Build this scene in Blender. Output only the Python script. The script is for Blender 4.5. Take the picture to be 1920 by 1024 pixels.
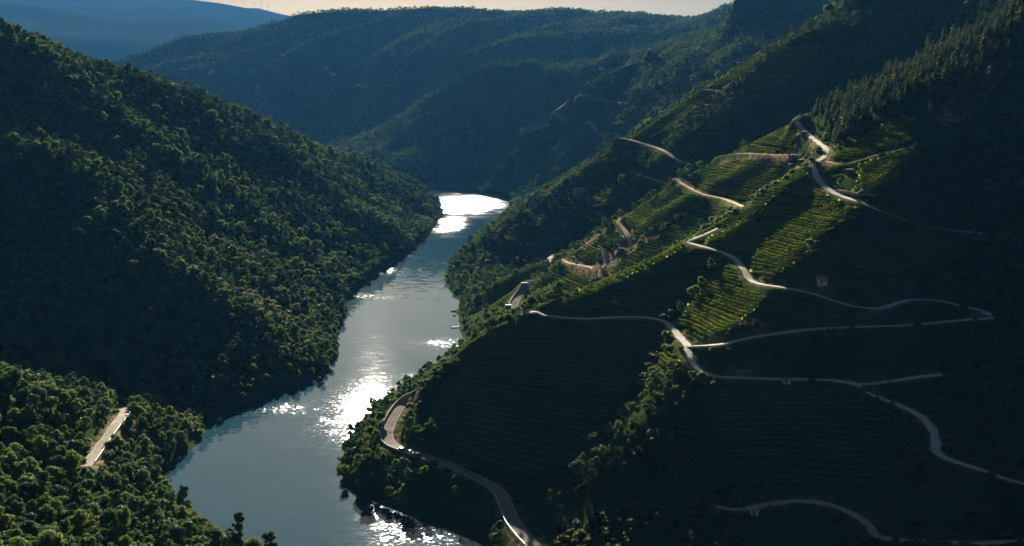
import bpy, bmesh, math, random
import numpy as np
from mathutils import Vector, Matrix, Euler

S = bpy.context.scene
for _o in list(bpy.data.objects):
    bpy.data.objects.remove(_o)
rng = np.random.default_rng(7)
random.seed(7)

# ------------------------------------------------------------------ camera
FPX, HZ, CAMH = 2317.0, 180.0, 160.0          # focal length in photo pixels, horizon row, height above the river
PITCH = math.atan((512 - HZ) / FPX)
cam_d = bpy.data.cameras.new('camera'); cam = bpy.data.objects.new('camera', cam_d)
S.collection.objects.link(cam); S.camera = cam
cam.location = (0, 0, CAMH); cam.rotation_euler = (math.pi / 2 - PITCH, 0, 0)
cam_d.sensor_width = 36.0; cam_d.lens = 36.0 * FPX / 1920
cam_d.clip_start = 1.0; cam_d.clip_end = 80000

# ------------------------------------------------------------------ sky, sun, exposure
SUN_EL, SUN_AZ = math.radians(16.0), math.radians(-6.5)   # azimuth from the view axis, + = to the right
W = bpy.data.worlds.new('World'); S.world = W; W.use_nodes = True
nt = W.node_tree; nt.nodes.clear()
sky = nt.nodes.new('ShaderNodeTexSky'); sky.sky_type = 'NISHITA'; sky.sun_disc = False
sky.sun_elevation = SUN_EL; sky.sun_rotation = SUN_AZ; sky.altitude = 300
sky.air_density = 1.5; sky.dust_density = 0.8; sky.ozone_density = 2.0
bg = nt.nodes.new('ShaderNodeBackground'); bg.inputs['Strength'].default_value = 0.0065
ow = nt.nodes.new('ShaderNodeOutputWorld')
nt.links.new(sky.outputs[0], bg.inputs[0]); nt.links.new(bg.outputs[0], ow.inputs[0])
sl = bpy.data.lights.new('sun', 'SUN'); sun = bpy.data.objects.new('sun', sl); S.collection.objects.link(sun)
sl.energy = 5.0; sl.angle = math.radians(0.5); sl.color = (1.0, 0.90, 0.74)
sdir = Vector((math.sin(SUN_AZ) * math.cos(SUN_EL), math.cos(SUN_AZ) * math.cos(SUN_EL), math.sin(SUN_EL)))
sun.rotation_euler = sdir.to_track_quat('Z', 'Y').to_euler(); sun.location = (0, 0, 900)
V = S.view_settings
V.view_transform = 'Standard'; V.look = 'None'; V.gamma = 1.0; V.use_curve_mapping = False; V.exposure = 2.15
S.cycles.use_denoising = True
S.cycles.max_bounces = 5; S.cycles.diffuse_bounces = 2; S.cycles.glossy_bounces = 2; S.cycles.volume_bounces = 1
S.cycles.transmission_bounces = 2; S.cycles.transparent_max_bounces = 4
S.cycles.sample_clamp_indirect = 4.0

# ------------------------------------------------------------------ photo geometry
CP, SP = math.cos(PITCH), math.sin(PITCH)
def ray(u, v):
    """direction (x, z) per metre of forward distance for photo pixel (u, v)"""
    a = (u - 960) / FPX; b = (512 - v) / FPX
    f = CP + b * SP
    return a / f, (b * CP - SP) / f
def at_d(u, v, D):
    x, z = ray(u, v); return (x * D, D, CAMH + z * D)
def at_z(u, v, z):
    x, s = ray(u, v); D = (z - CAMH) / s; return (x * D, D, z)
def pix(x, y, z):
    dz = z - CAMH
    fw = y * CP - dz * SP; up = y * SP + dz * CP
    return 960 + FPX * x / fw, 512 - FPX * up / fw

# ------------------------------------------------------------------ noise and grids
def vnoise(x, y, seed):
    xi = np.floor(x).astype(np.int64); yi = np.floor(y).astype(np.int64)
    fx = x - xi; fy = y - yi
    fx = fx * fx * fx * (fx * (fx * 6 - 15) + 10); fy = fy * fy * fy * (fy * (fy * 6 - 15) + 10)
    def h(a, b):
        n = (a * 374761393 + b * 668265263 + seed * 1442695041) & 0xffffffff
        n = ((n ^ (n >> 13)) * 1274126177) & 0xffffffff
        return ((n ^ (n >> 16)) & 0xffff) / 32767.5 - 1.0
    return (h(xi, yi) * (1 - fx) + h(xi + 1, yi) * fx) * (1 - fy) + (h(xi, yi + 1) * (1 - fx) + h(xi + 1, yi + 1) * fx) * fy
def fbm(x, y, wl, octv, seed, gain=0.5):
    s = 0; a = 1.0; t = 0
    for k in range(octv):
        c, sn = math.cos(k * 1.1 + 0.4), math.sin(k * 1.1 + 0.4)
        s = s + a * vnoise((x * c - y * sn) / wl, (x * sn + y * c) / wl, seed + k * 17); t += a
        a *= gain; wl *= 0.5
    return s / t
def sstep(e0, e1, x):
    t = np.clip((x - e0) / (e1 - e0), 0, 1); return t * t * (3 - 2 * t)

class Grid:
    def __init__(s, x0, x1, y0, y1, st):
        s.x0, s.y0, s.st = x0, y0, st
        s.nx = int(round((x1 - x0) / st)) + 1; s.ny = int(round((y1 - y0) / st)) + 1
        s.xs = x0 + st * np.arange(s.nx); s.ys = y0 + st * np.arange(s.ny)
        s.Z = np.zeros((s.ny, s.nx))
    def sample(s, x, y, A=None):
        A = s.Z if A is None else A
        gx = np.clip((np.asarray(x, float) - s.x0) / s.st, 0, s.nx - 1.001); gy = np.clip((np.asarray(y, float) - s.y0) / s.st, 0, s.ny - 1.001)
        i = gx.astype(int); j = gy.astype(int); fx = gx - i; fy = gy - j
        return (A[j, i] * (1 - fx) + A[j, i + 1] * fx) * (1 - fy) + (A[j + 1, i] * (1 - fx) + A[j + 1, i + 1] * fx) * fy

def densify(P, st):
    P = np.asarray(P, float); out = [P[0]]
    for a, b in zip(P[:-1], P[1:]):
        n = max(1, int(math.ceil(np.hypot(*(b - a)[:2]) / st)))
        for k in range(1, n + 1): out.append(a + (b - a) * k / n)
    return np.array(out)
def smooth_poly(P, st):
    """Catmull-Rom through the points, sampled about every st metres"""
    P = np.asarray(P, float)
    if len(P) < 3: return densify(P, st)
    Q = np.vstack([2 * P[0] - P[1], P, 2 * P[-1] - P[-2]]); out = []
    for i in range(1, len(Q) - 2):
        p0, p1, p2, p3 = Q[i - 1], Q[i], Q[i + 1], Q[i + 2]
        n = max(1, int(math.ceil(np.linalg.norm((p2 - p1)[:2]) / st)))
        for k in range(n):
            t = k / n
            out.append(0.5 * (2 * p1 + (p2 - p0) * t + (2 * p0 - 5 * p1 + 4 * p2 - p3) * t * t + (3 * p1 - p0 - 3 * p2 + p3) * t ** 3))
    out.append(P[-1]); return np.array(out)

def solve(lines, x0, x1, y0, y1, st, edge=None, iters=260):
    """membrane surface through 3-D lines, coarse to fine"""
    levels = [st * 8, st * 4, st * 2, st]; prev = None
    for s in levels:
        g = Grid(x0, x1, y0, y1, s)
        acc = np.zeros_like(g.Z); cnt = np.zeros_like(g.Z)
        for L in lines:
            d = densify(L, s * 0.5)
            i = np.round((d[:, 0] - x0) / s).astype(int); j = np.round((d[:, 1] - y0) / s).astype(int)
            ok = (i >= 0) & (i < g.nx) & (j >= 0) & (j < g.ny)
            np.add.at(acc, (j[ok], i[ok]), d[ok, 2]); np.add.at(cnt, (j[ok], i[ok]), 1)
        fix = cnt > 0; val = np.where(fix, acc / np.maximum(cnt, 1), 0)
        if edge is not None:
            XX, YY = np.meshgrid(g.xs, g.ys); e = edge.sample(XX, YY)
            b = np.zeros_like(fix); b[0] = b[-1] = True; b[:, 0] = b[:, -1] = True
            b &= ~fix; val = np.where(b, e, val); fix |= b
        if prev is None:
            z = np.full_like(g.Z, val[fix].mean())
        else:
            XX, YY = np.meshgrid(g.xs, g.ys); z = prev.sample(XX, YY)
        z[fix] = val[fix]; free = ~fix
        I, J = np.meshgrid(np.arange(g.nx), np.arange(g.ny)); red = ((I + J) % 2 == 0) & free; blk = ((I + J) % 2 == 1) & free
        for it in range(iters if s > st else iters // 2):
            for m in (red, blk):
                p = np.pad(z, 1, mode='edge')
                a = 0.25 * (p[:-2, 1:-1] + p[2:, 1:-1] + p[1:-1, :-2] + p[1:-1, 2:])
                z[m] += 1.6 * (a[m] - z[m])
        g.Z = z; prev = g
    return prev
def blur(A, n):
    for _ in range(n):
        p = np.pad(A, 1, mode='edge'); A = (p[:-2, 1:-1] + p[2:, 1:-1] + p[1:-1, :-2] + p[1:-1, 2:] + 4 * p[1:-1, 1:-1]) / 8
    return A
def pd(pts, off=0.0):                       # (u, v, distance)
    return [(p[0], p[1], p[2] + off) for p in (at_d(*q) for q in pts)]
def pz(pts):                                # (u, v, height)
    return [at_z(*q) for q in pts]
TSUN = math.tan(SUN_EL)
CREST_A = pd([(742, 800, 540), (775, 748, 553), (870, 652, 562), (1000, 583, 585), (1150, 516, 622), (1300, 448, 650), (1400, 394, 672), (1530, 300, 700)])
CREST_M = pd([(1530, 300, 700), (1570, 245, 730), (1650, 185, 765), (1750, 125, 795), (1850, 62, 820), (1960, -10, 850)]) + [(600, 930, 340)]
def sunny(pts):
    """(u, v, margin): the distance at which the sun just clears the first spur's crest, moved nearer by margin"""
    C = np.array(CREST_A + CREST_M[1:]); out = []
    for u, v, mg in pts:
        for D in np.arange(760, 300, -1.0):
            x, _, z = at_d(u, v, D)
            d = np.arange(2, 400, 2.0); cx = x + math.tan(SUN_AZ) * d; cy = D + d
            ci = np.interp(cx, C[:, 0], C[:, 1]); k = np.argmin(np.abs(ci - cy))
            if abs(ci[k] - cy[k]) > 3: 
                continue
            if z + d[k] * TSUN > np.interp(cx[k], C[:, 0], C[:, 2]): break
        out.append(at_d(u, v, D - mg))
    return out
def shore(pts): return [at_z(u, v, 0.0) for u, v in pts]

# ------------------------------------------------------------------ terrain: crests, gullies and shores
LINES_N = [
  # river bed
  [(-20, 100, -14), (-35, 300, -14)] + pz([(690, 1030, -14), (520, 880, -14), (560, 800, -14), (690, 710, -14), (740, 620, -14), (770, 540, -14), (830, 455, -14), (890, 395, -14), (840, 366, -14)]) + [(-220, 2060, -14), (-420, 2120, -14), (-800, 2200, -14)],
  # left hill
  shore([(822, 366), (829, 400), (812, 432), (770, 470), (700, 520), (652, 555), (645, 590), (632, 622), (636, 660), (624, 692), (560, 722), (480, 752), (414, 776), (402, 795)]),
  [at_z(822, 366, 0), (-190, 1990, 0), (-400, 2040, 0), (-800, 2120, 0)],
  pd([(-60, 20, 1010), (0, 45, 1050), (60, 62, 1080), (200, 112, 1150), (330, 152, 1210), (450, 200, 1290), (560, 245, 1390), (640, 285, 1500), (720, 322, 1620), (800, 357, 1780)], -4),
  [(-470, 960, 235), (-760, 900, 300)],
  [(-800, 1500, 130), (-500, 1700, 70), (-300, 1880, 20)],
  pd([(-80, 255, 830), (0, 264, 840), (130, 284, 860), (200, 372, 835), (280, 452, 785), (400, 543, 742), (500, 614, 716), (600, 676, 706)], -4),
  [(-150, 611, 1), (-200, 603, 5), (-300, 625, 25), (-400, 650, 60), (-620, 700, 150)],
  # near-left spur and the slope under the viewpoint
  pd([(-160, 745, 440), (0, 724, 470), (70, 720, 490), (150, 740, 515), (220, 752, 540), (310, 758, 565), (380, 782, 588)], -6) + [at_z(404, 797, 0)],
  shore([(404, 797), (352, 840), (312, 872), (296, 902), (330, 940), (390, 980), (490, 1046)]) + [(-70, 400, 0), (-66, 330, 0), (-60, 230, 0)],
  pz([(-60, 800, 40), (30, 810, 36), (100, 830, 26), (170, 850, 20)]),
  pd([(-60, 880, 400), (0, 890, 400), (100, 915, 412), (200, 930, 425), (300, 955, 440)], -6),
  pd([(0, 1024, 330), (200, 1040, 365)], -3), [(-110, 260, 42), (-230, 300, 90), (-420, 400, 150)],
  # right bank, from the tip of the nearest spur inland
  shore([(868, 650)]) + [(-56, 670, 0), (-72, 615, 0)] + shore([(656, 812), (648, 850), (604, 895), (606, 914), (652, 930), (722, 955), (802, 985), (900, 1014), (965, 1045)]) + [(10, 380, 0), (22, 300, 0), (30, 200, 0)],
  pz([(622, 897, 2.5), (640, 888, 5), (665, 875, 8), (700, 850, 10)]),
  pz([(778, 738, 14), (752, 762, 13.5), (733, 790, 13), (726, 815, 12.6), (738, 836, 12.2), (780, 852, 11.5), (850, 878, 10.5), (910, 908, 9.5), (945, 940, 9), (966, 980, 8.5), (990, 1020, 8)]) + [(14, 350, 8), (24, 260, 8)],
  CREST_A, CREST_M,
  sunny([(1060, 880, -10), (1150, 765, -7), (1232, 642, -7), (1285, 562, -7), (1368, 476, -6), (1446, 416, -5), (1528, 352, -3)]),
  pd([(1330, 447, 632), (1420, 407, 652), (1500, 338, 674), (1534, 316, 682)]),
  sunny([(1110, 885, 6), (1190, 805, 8), (1265, 715, 10), (1312, 672, 20), (1400, 600, 24), (1436, 560, 24), (1496, 490, 22), (1566, 412, 22), (1620, 368, 22), (1690, 312, 28), (1718, 246, 28), (1800, 210, 10), (1848, 135, 10), (1940, 85, 8)]),
  sunny([(1580, 322, 12), (1630, 290, 22), (1670, 262, 24)]), sunny([(1640, 215, 8), (1730, 160, 10), (1800, 115, 10)]),
  pd([(1920, 0, 815)]) + pd([(1935, 150, 730), (1935, 300, 670), (1935, 437, 620), (1935, 600, 560), (1935, 700, 510), (1935, 800, 470), (1935, 905, 436), (1935, 1024, 418)]),
  pz([(1570, 714, 41), (1757, 845, 28), (1890, 895, 23)]), pd([(1850, 437, 635), (1700, 420, 630)]),
  pz([(1650, 578, 66), (1780, 570, 64), (1870, 595, 60), (1720, 606, 60), (1620, 612, 58)]),
  pz([(1350, 950, 15), (1560, 945, 15)]), pz([(1300, 1030, 9), (1650, 1012, 9), (1760, 1018, 9), (1850, 1019, 9), (1935, 1014, 9)]), pz([(1300, 850, 25), (1500, 800, 30)]),
  [(60, 300, 14), (160, 300, 12), (280, 300, 60)], [(420, 700, 250), (420, 500, 180), (400, 300, 150)],
  # second spur and its little neighbour
  shore([(868, 650), (866, 630), (868, 612), (858, 600), (852, 588), (866, 565), (842, 548), (830, 516)]),
  pd([(872, 608, 855), (960, 547, 890), (1060, 480, 912), (1165, 414, 925), (1270, 340, 930), (1380, 287, 922), (1500, 224, 870), (1570, 215, 800)]),
  [at_z(868, 645, 0), (0, 775, 9), (40, 780, 20), (90, 785, 44), (140, 790, 74), (190, 785, 110), (212, 765, 135)],
  pd([(866, 588, 905), (900, 556, 928), (940, 521, 955), (1000, 496, 968), (1040, 479, 972)]),
  [(-36, 880, 0), (5, 915, 8), (38, 940, 26)],
  # third spur
  pd([(833, 514, 1100), (870, 468, 1130), (910, 433, 1145), (1000, 376, 1158), (1080, 314, 1170), (1165, 260, 1180), (1260, 202, 1190), (1340, 152, 1200), (1440, 96, 1215), (1540, 82, 1220)], -3),
  pd([(1540, 82, 1220), (1556, 42, 1226), (1600, -20, 1240), (1700, -60, 1270)]) + [(800, 1320, 420)],
  [at_z(866, 563, 0), (15, 1035, 10), (80, 1045, 36), (150, 1045, 78), (230, 1035, 118), (318, 1030, 160), (500, 1040, 290), (800, 1040, 400)],
  shore([(830, 516), (868, 472), (905, 441), (932, 420), (959, 388)]),
  # fourth spur
  [at_z(959, 388, 0), (0, 1900, 0), (-10, 2010, 0)], 
  pd([(944, 352, 2030), (926, 316, 2040), (960, 264, 2060), (1040, 210, 2090), (1100, 162, 2110), (1130, 132, 2120)], -4) + pd([(1220, 100, 2140), (1330, 58, 2170), (1360, 24, 2180), (1372, 0, 2185), (1386, -34, 2190), (1402, -36, 2194), (1425, -14, 2200), (1480, -12, 2210), (1530, -30, 2230)], -13) + [(800, 2240, 420)],
  [(8, 1840, 4), (80, 1690, 36), (180, 1690, 92), (300, 1700, 170), (420, 1700, 245), (800, 1700, 400)],
  # fifth spur, closing the bend
  [(-10, 2010, 0), (-20, 2070, 0), (-80, 2100, 0), (-200, 2130, 0), (-420, 2190, 0), (-800, 2280, 0)],
  pd([(560, 330, 2560), (640, 288, 2600), (700, 252, 2630), (760, 224, 2650), (830, 172, 2670), (870, 142, 2680), (940, 120, 2700), (1070, 118, 2740)]) + [(300, 2780, 260), (800, 2800, 380)],
  [(-10, 2010, 2), (40, 2200, 40), (90, 2420, 120), (200, 2600, 215)],
]
LINES_F = LINES_N + [
  [(-470, 2560, 0), (-480, 2700, 0), (-400, 2850, 5), (-300, 2930, 20), (-150, 2980, 60), (0, 2970, 170), (200, 2990, 220), (800, 3050, 340)],
  pd([(800, 150, 3150), (880, 110, 3200), (960, 74, 3240), (1100, 60, 3260), (1290, 50, 3280), (1345, 40, 3300)]) + [(620, 3330, 345), (1000, 3350, 380), (2200, 3400, 560)],
  [(100, 3550, 300), (500, 3580, 340), (1200, 3600, 420)],
  pd([(222, 102, 3800), (335, 60, 3900), (455, 54, 4000), (505, 38, 4000), (560, 20, 4000), (650, 14, 4000), (750, 10, 4000), (870, 9, 4000), (960, 20, 4000), (1050, 12, 4000), (1150, 18, 4000), (1240, 26, 4000), (1345, 33, 4000)], -13) + [(1200, 4000, 430), (2200, 4000, 600)],
  [(-2200, 3000, 60), (-1500, 3000, 30), (-1000, 3000, 10), (-600, 3000, 5), (-400, 2960, 8)],
  [(-1500, 4000, 150), (-1350, 3900, 180)], [(-2200, 4200, 120), (-2200, 5200, 120)],
  [(-2200, 5200, 130), (-900, 5200, 180), (200, 5200, 320), (2200, 5200, 400)],
  [(-2200, 1500, 250), (-1200, 1300, 320), (-900, 1000, 330)], [(-2200, 300, 300), (-900, 300, 260)], [(1000, 300, 400), (2200, 300, 500), (2200, 2000, 600), (1000, 2000, 440)],
]
gF = solve(LINES_F, -2200, 2200, 200, 5200, 12.5)
gN0 = solve(LINES_N, -800, 800, 200, 3000, 4.0, edge=gF)
gN0.Z = blur(gN0.Z, 3)

# working raster at 2.5 m
gN = Grid(-800, 800, 240, 3000, 2.5)
XX, YY = np.meshgrid(gN.xs, gN.ys)
gN.Z = gN0.sample(XX, YY)
edge_w = sstep(0, 120, 3000 - YY) * sstep(0, 60, 800 - np.abs(XX))
amp = sstep(0, 26, gN.Z) * edge_w
gN.Z += amp * (3.0 * fbm(XX, YY, 90, 3, 3) + 1.4 * fbm(XX, YY, 22, 3, 9))
far_amp = sstep(700, 2200, YY) * amp
rid = 1 - np.abs(fbm(XX - 0.45 * YY, YY * 0.35, 150, 3, 21)) * 2
gN.Z += far_amp * (rid - 0.55) * 22

def cast(u, v, dmin=230, dmax=2990, g=None):
    """first point where the photo ray (u, v) meets the ground"""
    g = g or gN
    x, s = ray(u, v)
    D = np.arange(dmin, dmax, 0.8); h = g.sample(x * D, D); zr = CAMH + s * D
    k = np.nonzero(zr <= np.maximum(h, 0))[0]
    if len(k) == 0: return None
    d = D[k[0]]; return (x * d, d, max(float(h[k[0]]), 0.0))
def cast_line(pts, dmin=230, dmax=2990, sig=6, step=4):
    """photo polyline -> ground line; distances are smoothed along the line"""
    P = smooth_poly([(a, b, 0) for a, b in pts], step); D = []
    for u, v, _ in P:
        h = None
        for dv in range(0, 40, 3):
            h = cast(u, v + dv, dmin, dmax)
            if h: break
        D.append(h[1] if h else np.nan)
    D = np.array(D); ok = ~np.isnan(D)
    if not ok.any(): D[:] = dmax; ok[:] = True
    if not ok.all(): D = np.interp(np.arange(len(D)), np.nonzero(ok)[0], D[ok])
    k = np.exp(-0.5 * (np.arange(-3 * sig, 3 * sig + 1) / sig) ** 2); k /= k.sum()
    n = len(D); Dp = np.concatenate([2 * D[0] - D[1:3 * sig + 1][::-1] if n > 3 * sig else np.full(3 * sig, D[0]), D, 2 * D[-1] - D[-3 * sig - 1:-1][::-1] if n > 3 * sig else np.full(3 * sig, D[-1])])
    D = np.convolve(Dp, k, 'valid')
    return np.array([at_d(P[i, 0], P[i, 1], D[i]) for i in range(n)])
def seg_dist(P, box_pad, g=None):
    """distance from the raster cells round a polyline to it, with the height of the nearest point"""
    g = g or gN
    i0 = max(0, int((P[:, 0].min() - box_pad - g.x0) / g.st)); i1 = min(g.nx, int((P[:, 0].max() + box_pad - g.x0) / g.st) + 2)
    j0 = max(0, int((P[:, 1].min() - box_pad - g.y0) / g.st)); j1 = min(g.ny, int((P[:, 1].max() + box_pad - g.y0) / g.st) + 2)
    X, Y = np.meshgrid(g.xs[i0:i1], g.ys[j0:j1]); best = np.full(X.shape, 1e9); bz = np.zeros(X.shape)
    for a, b in zip(P[:-1], P[1:]):
        d = b - a; L2 = d[0] ** 2 + d[1] ** 2 + 1e-9
        t = np.clip(((X - a[0]) * d[0] + (Y - a[1]) * d[1]) / L2, 0, 1)
        q = np.hypot(X - a[0] - t * d[0], Y - a[1] - t * d[1]); m = q < best
        best[m] = q[m]; bz[m] = (a[2] + t * d[2])[m]
    return (slice(j0, j1), slice(i0, i1)), best, bz

# ribs and side gullies: (photo polyline, height, half width, distance range)
RIBS = [
  ([(180, 190), (330, 300), (460, 400), (580, 490), (645, 560)], 5, 26, (600, 1700)),
  ([(330, 230), (480, 340), (600, 430), (690, 515)], -2.5, 26, (600, 1700)),
  ([(450, 250), (580, 330), (700, 420), (755, 468)], 5, 30, (600, 1900)),
  ([(620, 330), (720, 390), (800, 425)], -2, 30, (600, 1900)),
  ([(20, 250), (120, 230), (230, 180)], -3, 40, (600, 1700)),
  ([(1080, 500), (1180, 440), (1300, 375), (1420, 310)], 4, 13, (700, 1000)),
  ([(1530, 98), (1440, 160), (1340, 240), (1250, 325), (1150, 405)], 22, 42, (950, 1215)),
  ([(1420, 125), (1300, 215), (1200, 300), (1080, 400)], -7, 24, (950, 1215)),
  ([(1060, 195), (980, 245), (915, 300)], 11, 42, (1400, 2990)),
  ([(1112, 182), (1000, 280), (945, 340)], 11, 45, (1400, 2990)),
  ([(1310, 125), (1170, 205), (1110, 245), (1040, 305), (975, 370)], 13, 48, (1400, 2990)),
  ([(1390, 92), (1300, 150), (1200, 225)], 11, 45, (1400, 2990)),
  ([(960, 560), (1040, 520), (1130, 462), (1180, 430)], -3, 12, (700, 1000)),
]
for pts, a, w, rg in RIBS:
    P = cast_line(pts, rg[0], rg[1], sig=8, step=8)
    sl_, d, _ = seg_dist(P, 3 * w)
    gN.Z[sl_] += a * np.exp(-(d / w) ** 2) * sstep(0, 12, gN.Z[sl_])

# ------------------------------------------------------------------ roads and tracks (photo polylines on the ground)
ROADS = [  # name, label-ish surface, width, points, range
  ('road', 'paved', 5.4, [(780, 733), (764, 748), (748, 766), (735, 788), (727, 808), (727, 824), (738, 836), (757, 844), (790, 856), (840, 872), (880, 890), (915, 908), (938, 926), (950, 950), (962, 978), (985, 1008), (1010, 1032)], (330, 600)),
  ('road', 'paved', 6.0, [(994, 527), (980, 545), (966, 566), (962, 586), (963, 604), (960, 620)], (700, 900)),
  ('road', 'paved', 6.5, [(1008, 360), (1002, 374), (996, 390)], (1000, 1400)),
  ('road', 'asphalt', 4.4, [(160, 876), (182, 845), (203, 815), (224, 788), (232, 775), (228, 764)], (430, 620)),
  ('track', 'concrete', 3.2, [(1503, 216), (1494, 226), (1503, 240), (1520, 256), (1536, 268), (1549, 280), (1546, 294), (1533, 304), (1528, 320), (1536, 338), (1556, 357), (1580, 369), (1612, 380), (1660, 399), (1715, 420), (1765, 430), (1845, 438)], (600, 860)),
  ('track', 'concrete', 3.0, [(1345, 429), (1322, 440), (1300, 449), (1294, 456), (1310, 461), (1350, 472), (1376, 484), (1394, 505), (1406, 524), (1425, 533), (1470, 540), (1520, 550), (1560, 563), (1605, 575), (1652, 578), (1700, 564), (1750, 563), (1800, 573), (1840, 583), (1866, 593), (1850, 598), (1825, 599), (1780, 603), (1700, 610), (1620, 613), (1520, 618), (1440, 628), (1400, 635), (1350, 646), (1292, 650)], (500, 720)),
  ('track', 'concrete', 3.2, [(985, 588), (1004, 585), (1022, 591), (1060, 596), (1100, 598), (1160, 595), (1215, 596), (1245, 603), (1262, 617), (1276, 634), (1290, 650), (1291, 664), (1300, 684), (1318, 698), (1345, 706), (1400, 709), (1450, 711), (1520, 712), (1570, 714), (1605, 722), (1640, 742), (1690, 762), (1725, 780), (1748, 806), (1755, 830), (1757, 848), (1780, 862), (1830, 878), (1880, 896), (1935, 911)], (400, 660)),
  ('track', 'concrete', 3.0, [(1590, 716), (1625, 721), (1690, 712), (1730, 706), (1764, 703)], (480, 620)),
  ('track', 'gravel', 3.1, [(1343, 950), (1365, 955), (1395, 955), (1440, 946), (1490, 940), (1545, 944), (1590, 960), (1622, 978), (1634, 992), (1644, 1005), (1672, 1012), (1760, 1018), (1850, 1019), (1935, 1012)], (350, 520)),
  ('track', 'dirt', 2.0, [(1549, 303), (1575, 308), (1610, 301), (1650, 289), (1700, 278)], (560, 780)),
  ('track', 'dirt', 2.9, [(1168, 407), (1160, 417), (1168, 428), (1176, 440), (1182, 455), (1180, 464), (1168, 466)], (700, 980)),
  ('track', 'dirt', 2.7, [(1058, 486), (1062, 492), (1085, 497), (1108, 502), (1118, 510), (1125, 522)], (700, 980)),
  ('track', 'dirt', 2.7, [(1132, 466), (1134, 480), (1134, 494), (1127, 508), (1125, 522)], (700, 980)),
  ('track', 'dirt', 2.7, [(1268, 335), (1275, 342), (1292, 352), (1320, 365), (1360, 374), (1397, 389)], (700, 980)),
  ('track', 'dirt', 3.0, [(1350, 293), (1372, 289), (1400, 288), (1440, 290), (1492, 292)], (720, 980)),
  ('track', 'dirt', 3.6, [(1160, 259), (1175, 261), (1210, 270), (1245, 283), (1266, 297), (1284, 307)], (1000, 1300)),
  ('track', 'dirt', 3.6, [(1212, 331), (1235, 340), (1260, 345)], (950, 1200)),
  ('track', 'dirt', 4.0, [(1322, 168), (1350, 170)], (950, 1300)),
  ('track', 'dirt', 4.0, [(1412, 166), (1434, 168)], (950, 1300)),
  ('track', 'gravel', 7.0, [(1086, 180), (1098, 178), (1118, 186), (1150, 190), (1174, 193)], (1400, 2300)),
  ('track', 'gravel', 7.0, [(1067, 186), (1056, 197), (1042, 208), (1048, 215), (1064, 223)], (1400, 2300)),
  ('track', 'gravel', 7.0, [(1109, 229), (1113, 237), (1121, 246)], (1400, 2300)),
  ('track', 'gravel', 7.0, [(1220, 91), (1227, 98), (1225, 104), (1232, 106)], (1400, 2300)),
  ('track', 'gravel', 7.0, [(1386, 88), (1389, 94), (1394, 99)], (1400, 2300)),
  ('track', 'gravel', 7.0, [(1098, 153), (1106, 158), (1114, 164)], (1400, 2300)),
]
ROAD_P = []
for name, surf, w, pts, rg in ROADS:
    P = cast_line(pts, rg[0], rg[1], sig=7, step=3)
    P = smooth_poly(P[::2] if len(P) > 6 else P, 1.6)
    ROAD_P.append(P)
    half = w / 2 + 0.9
    sl_, d, bz = seg_dist(P, half + 12)
    wgt = 1 - sstep(half, half + 7, d)
    gN.Z[sl_] = gN.Z[sl_] * (1 - wgt) + bz * wgt
ROAD_MASK = np.full(gN.Z.shape, 99.0)
VIEW_CLEAR = np.full(gN.Z.shape, 99.0)      # how tall a plant may grow without hiding a road that the photo shows
for (name, surf, w, pts, rg), P in zip(ROADS, ROAD_P):
    for x_, y_, z_ in P[::2]:
        t_ = np.arange(0, 70 if y_ < 1200 else 110, 1.2) / y_; X_ = x_ * (1 - t_); Y_ = y_ * (1 - t_); Zr = z_ + (CAMH - z_) * t_
        c_ = Zr - gN.sample(X_, Y_); i_ = np.clip(np.round((X_ - gN.x0) / gN.st).astype(int), 1, gN.nx - 2); j_ = np.clip(np.round((Y_ - gN.y0) / gN.st).astype(int), 1, gN.ny - 2)
        for di in ((-1, 0, 1) if y_ < 1200 else (-3, -2, -1, 0, 1, 2, 3)): np.minimum.at(VIEW_CLEAR, (j_, np.clip(i_ + di, 0, gN.nx - 1)), c_)
for (name, surf, w, pts, rg), P in zip(ROADS, ROAD_P):
    sl_, d, _ = seg_dist(P, 20); ROAD_MASK[sl_] = np.minimum(ROAD_MASK[sl_], d - w / 2)

BUILD_SPOTS = [(1540, 533, (500, 720)), (1592, 325, (560, 760)), (1388, 706, (450, 640)), (1404, 706, (450, 640)), (1086, 364, (950, 1250)), (1507, 252, (640, 960)), (1486, 296, (640, 960)), (1504, 305, (640, 960)), (1483, 314, (640, 960)), (953, 578, (760, 960)), (983, 536, (760, 960)), (1011, 490, (860, 1050)), (924, 606, (700, 960))]
for u_, v_, rg in BUILD_SPOTS:
    h = cast(u_, v_, *rg)
    if h is None: continue
    d = np.hypot(XX - h[0], YY - h[1]) - (6.5 if h[1] > 1000 else 3.6); ROAD_MASK = np.minimum(ROAD_MASK, d)
    for k_ in range(1, 9):
        t_ = k_ * 2.0 / h[1]; d = np.hypot(XX - h[0] * (1 - t_), YY - h[1] * (1 - t_)); VIEW_CLEAR = np.where(d < 3.5, np.minimum(VIEW_CLEAR, 0.7), VIEW_CLEAR)
# far hills: finer relief
gG = Grid(-2200, 2200, 2950, 5200, 12.5)
XF, YF = np.meshgrid(gG.xs, gG.ys)
gG.Z = gF.sample(XF, YF)
wF = sstep(0, 260, YF - 2950) * sstep(0, 60, gG.Z)
wF = wF * np.clip(np.abs(YF - 3980) / 420, 0.06, 1)
wF = np.where(XF > -150, wF * np.clip(np.abs(YF - 3280) / 260, 0.05, 1), wF)
gG.Z += wF * (18 * fbm(XF, YF, 320, 4, 41) + 120 * (0.5 - np.abs(fbm(XF - 0.6 * YF, YF * 0.25, 340, 3, 55)) * 1.7))
j0 = int((3000 - 2950) / 12.5)
nb = gN.sample(np.clip(XF, -800, 800), np.clip(YF, 0, 2999))
inn = (np.abs(XF) <= 790) & (YF <= 2990)
gG.Z = np.where(inn, nb - 6, gG.Z)

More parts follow.
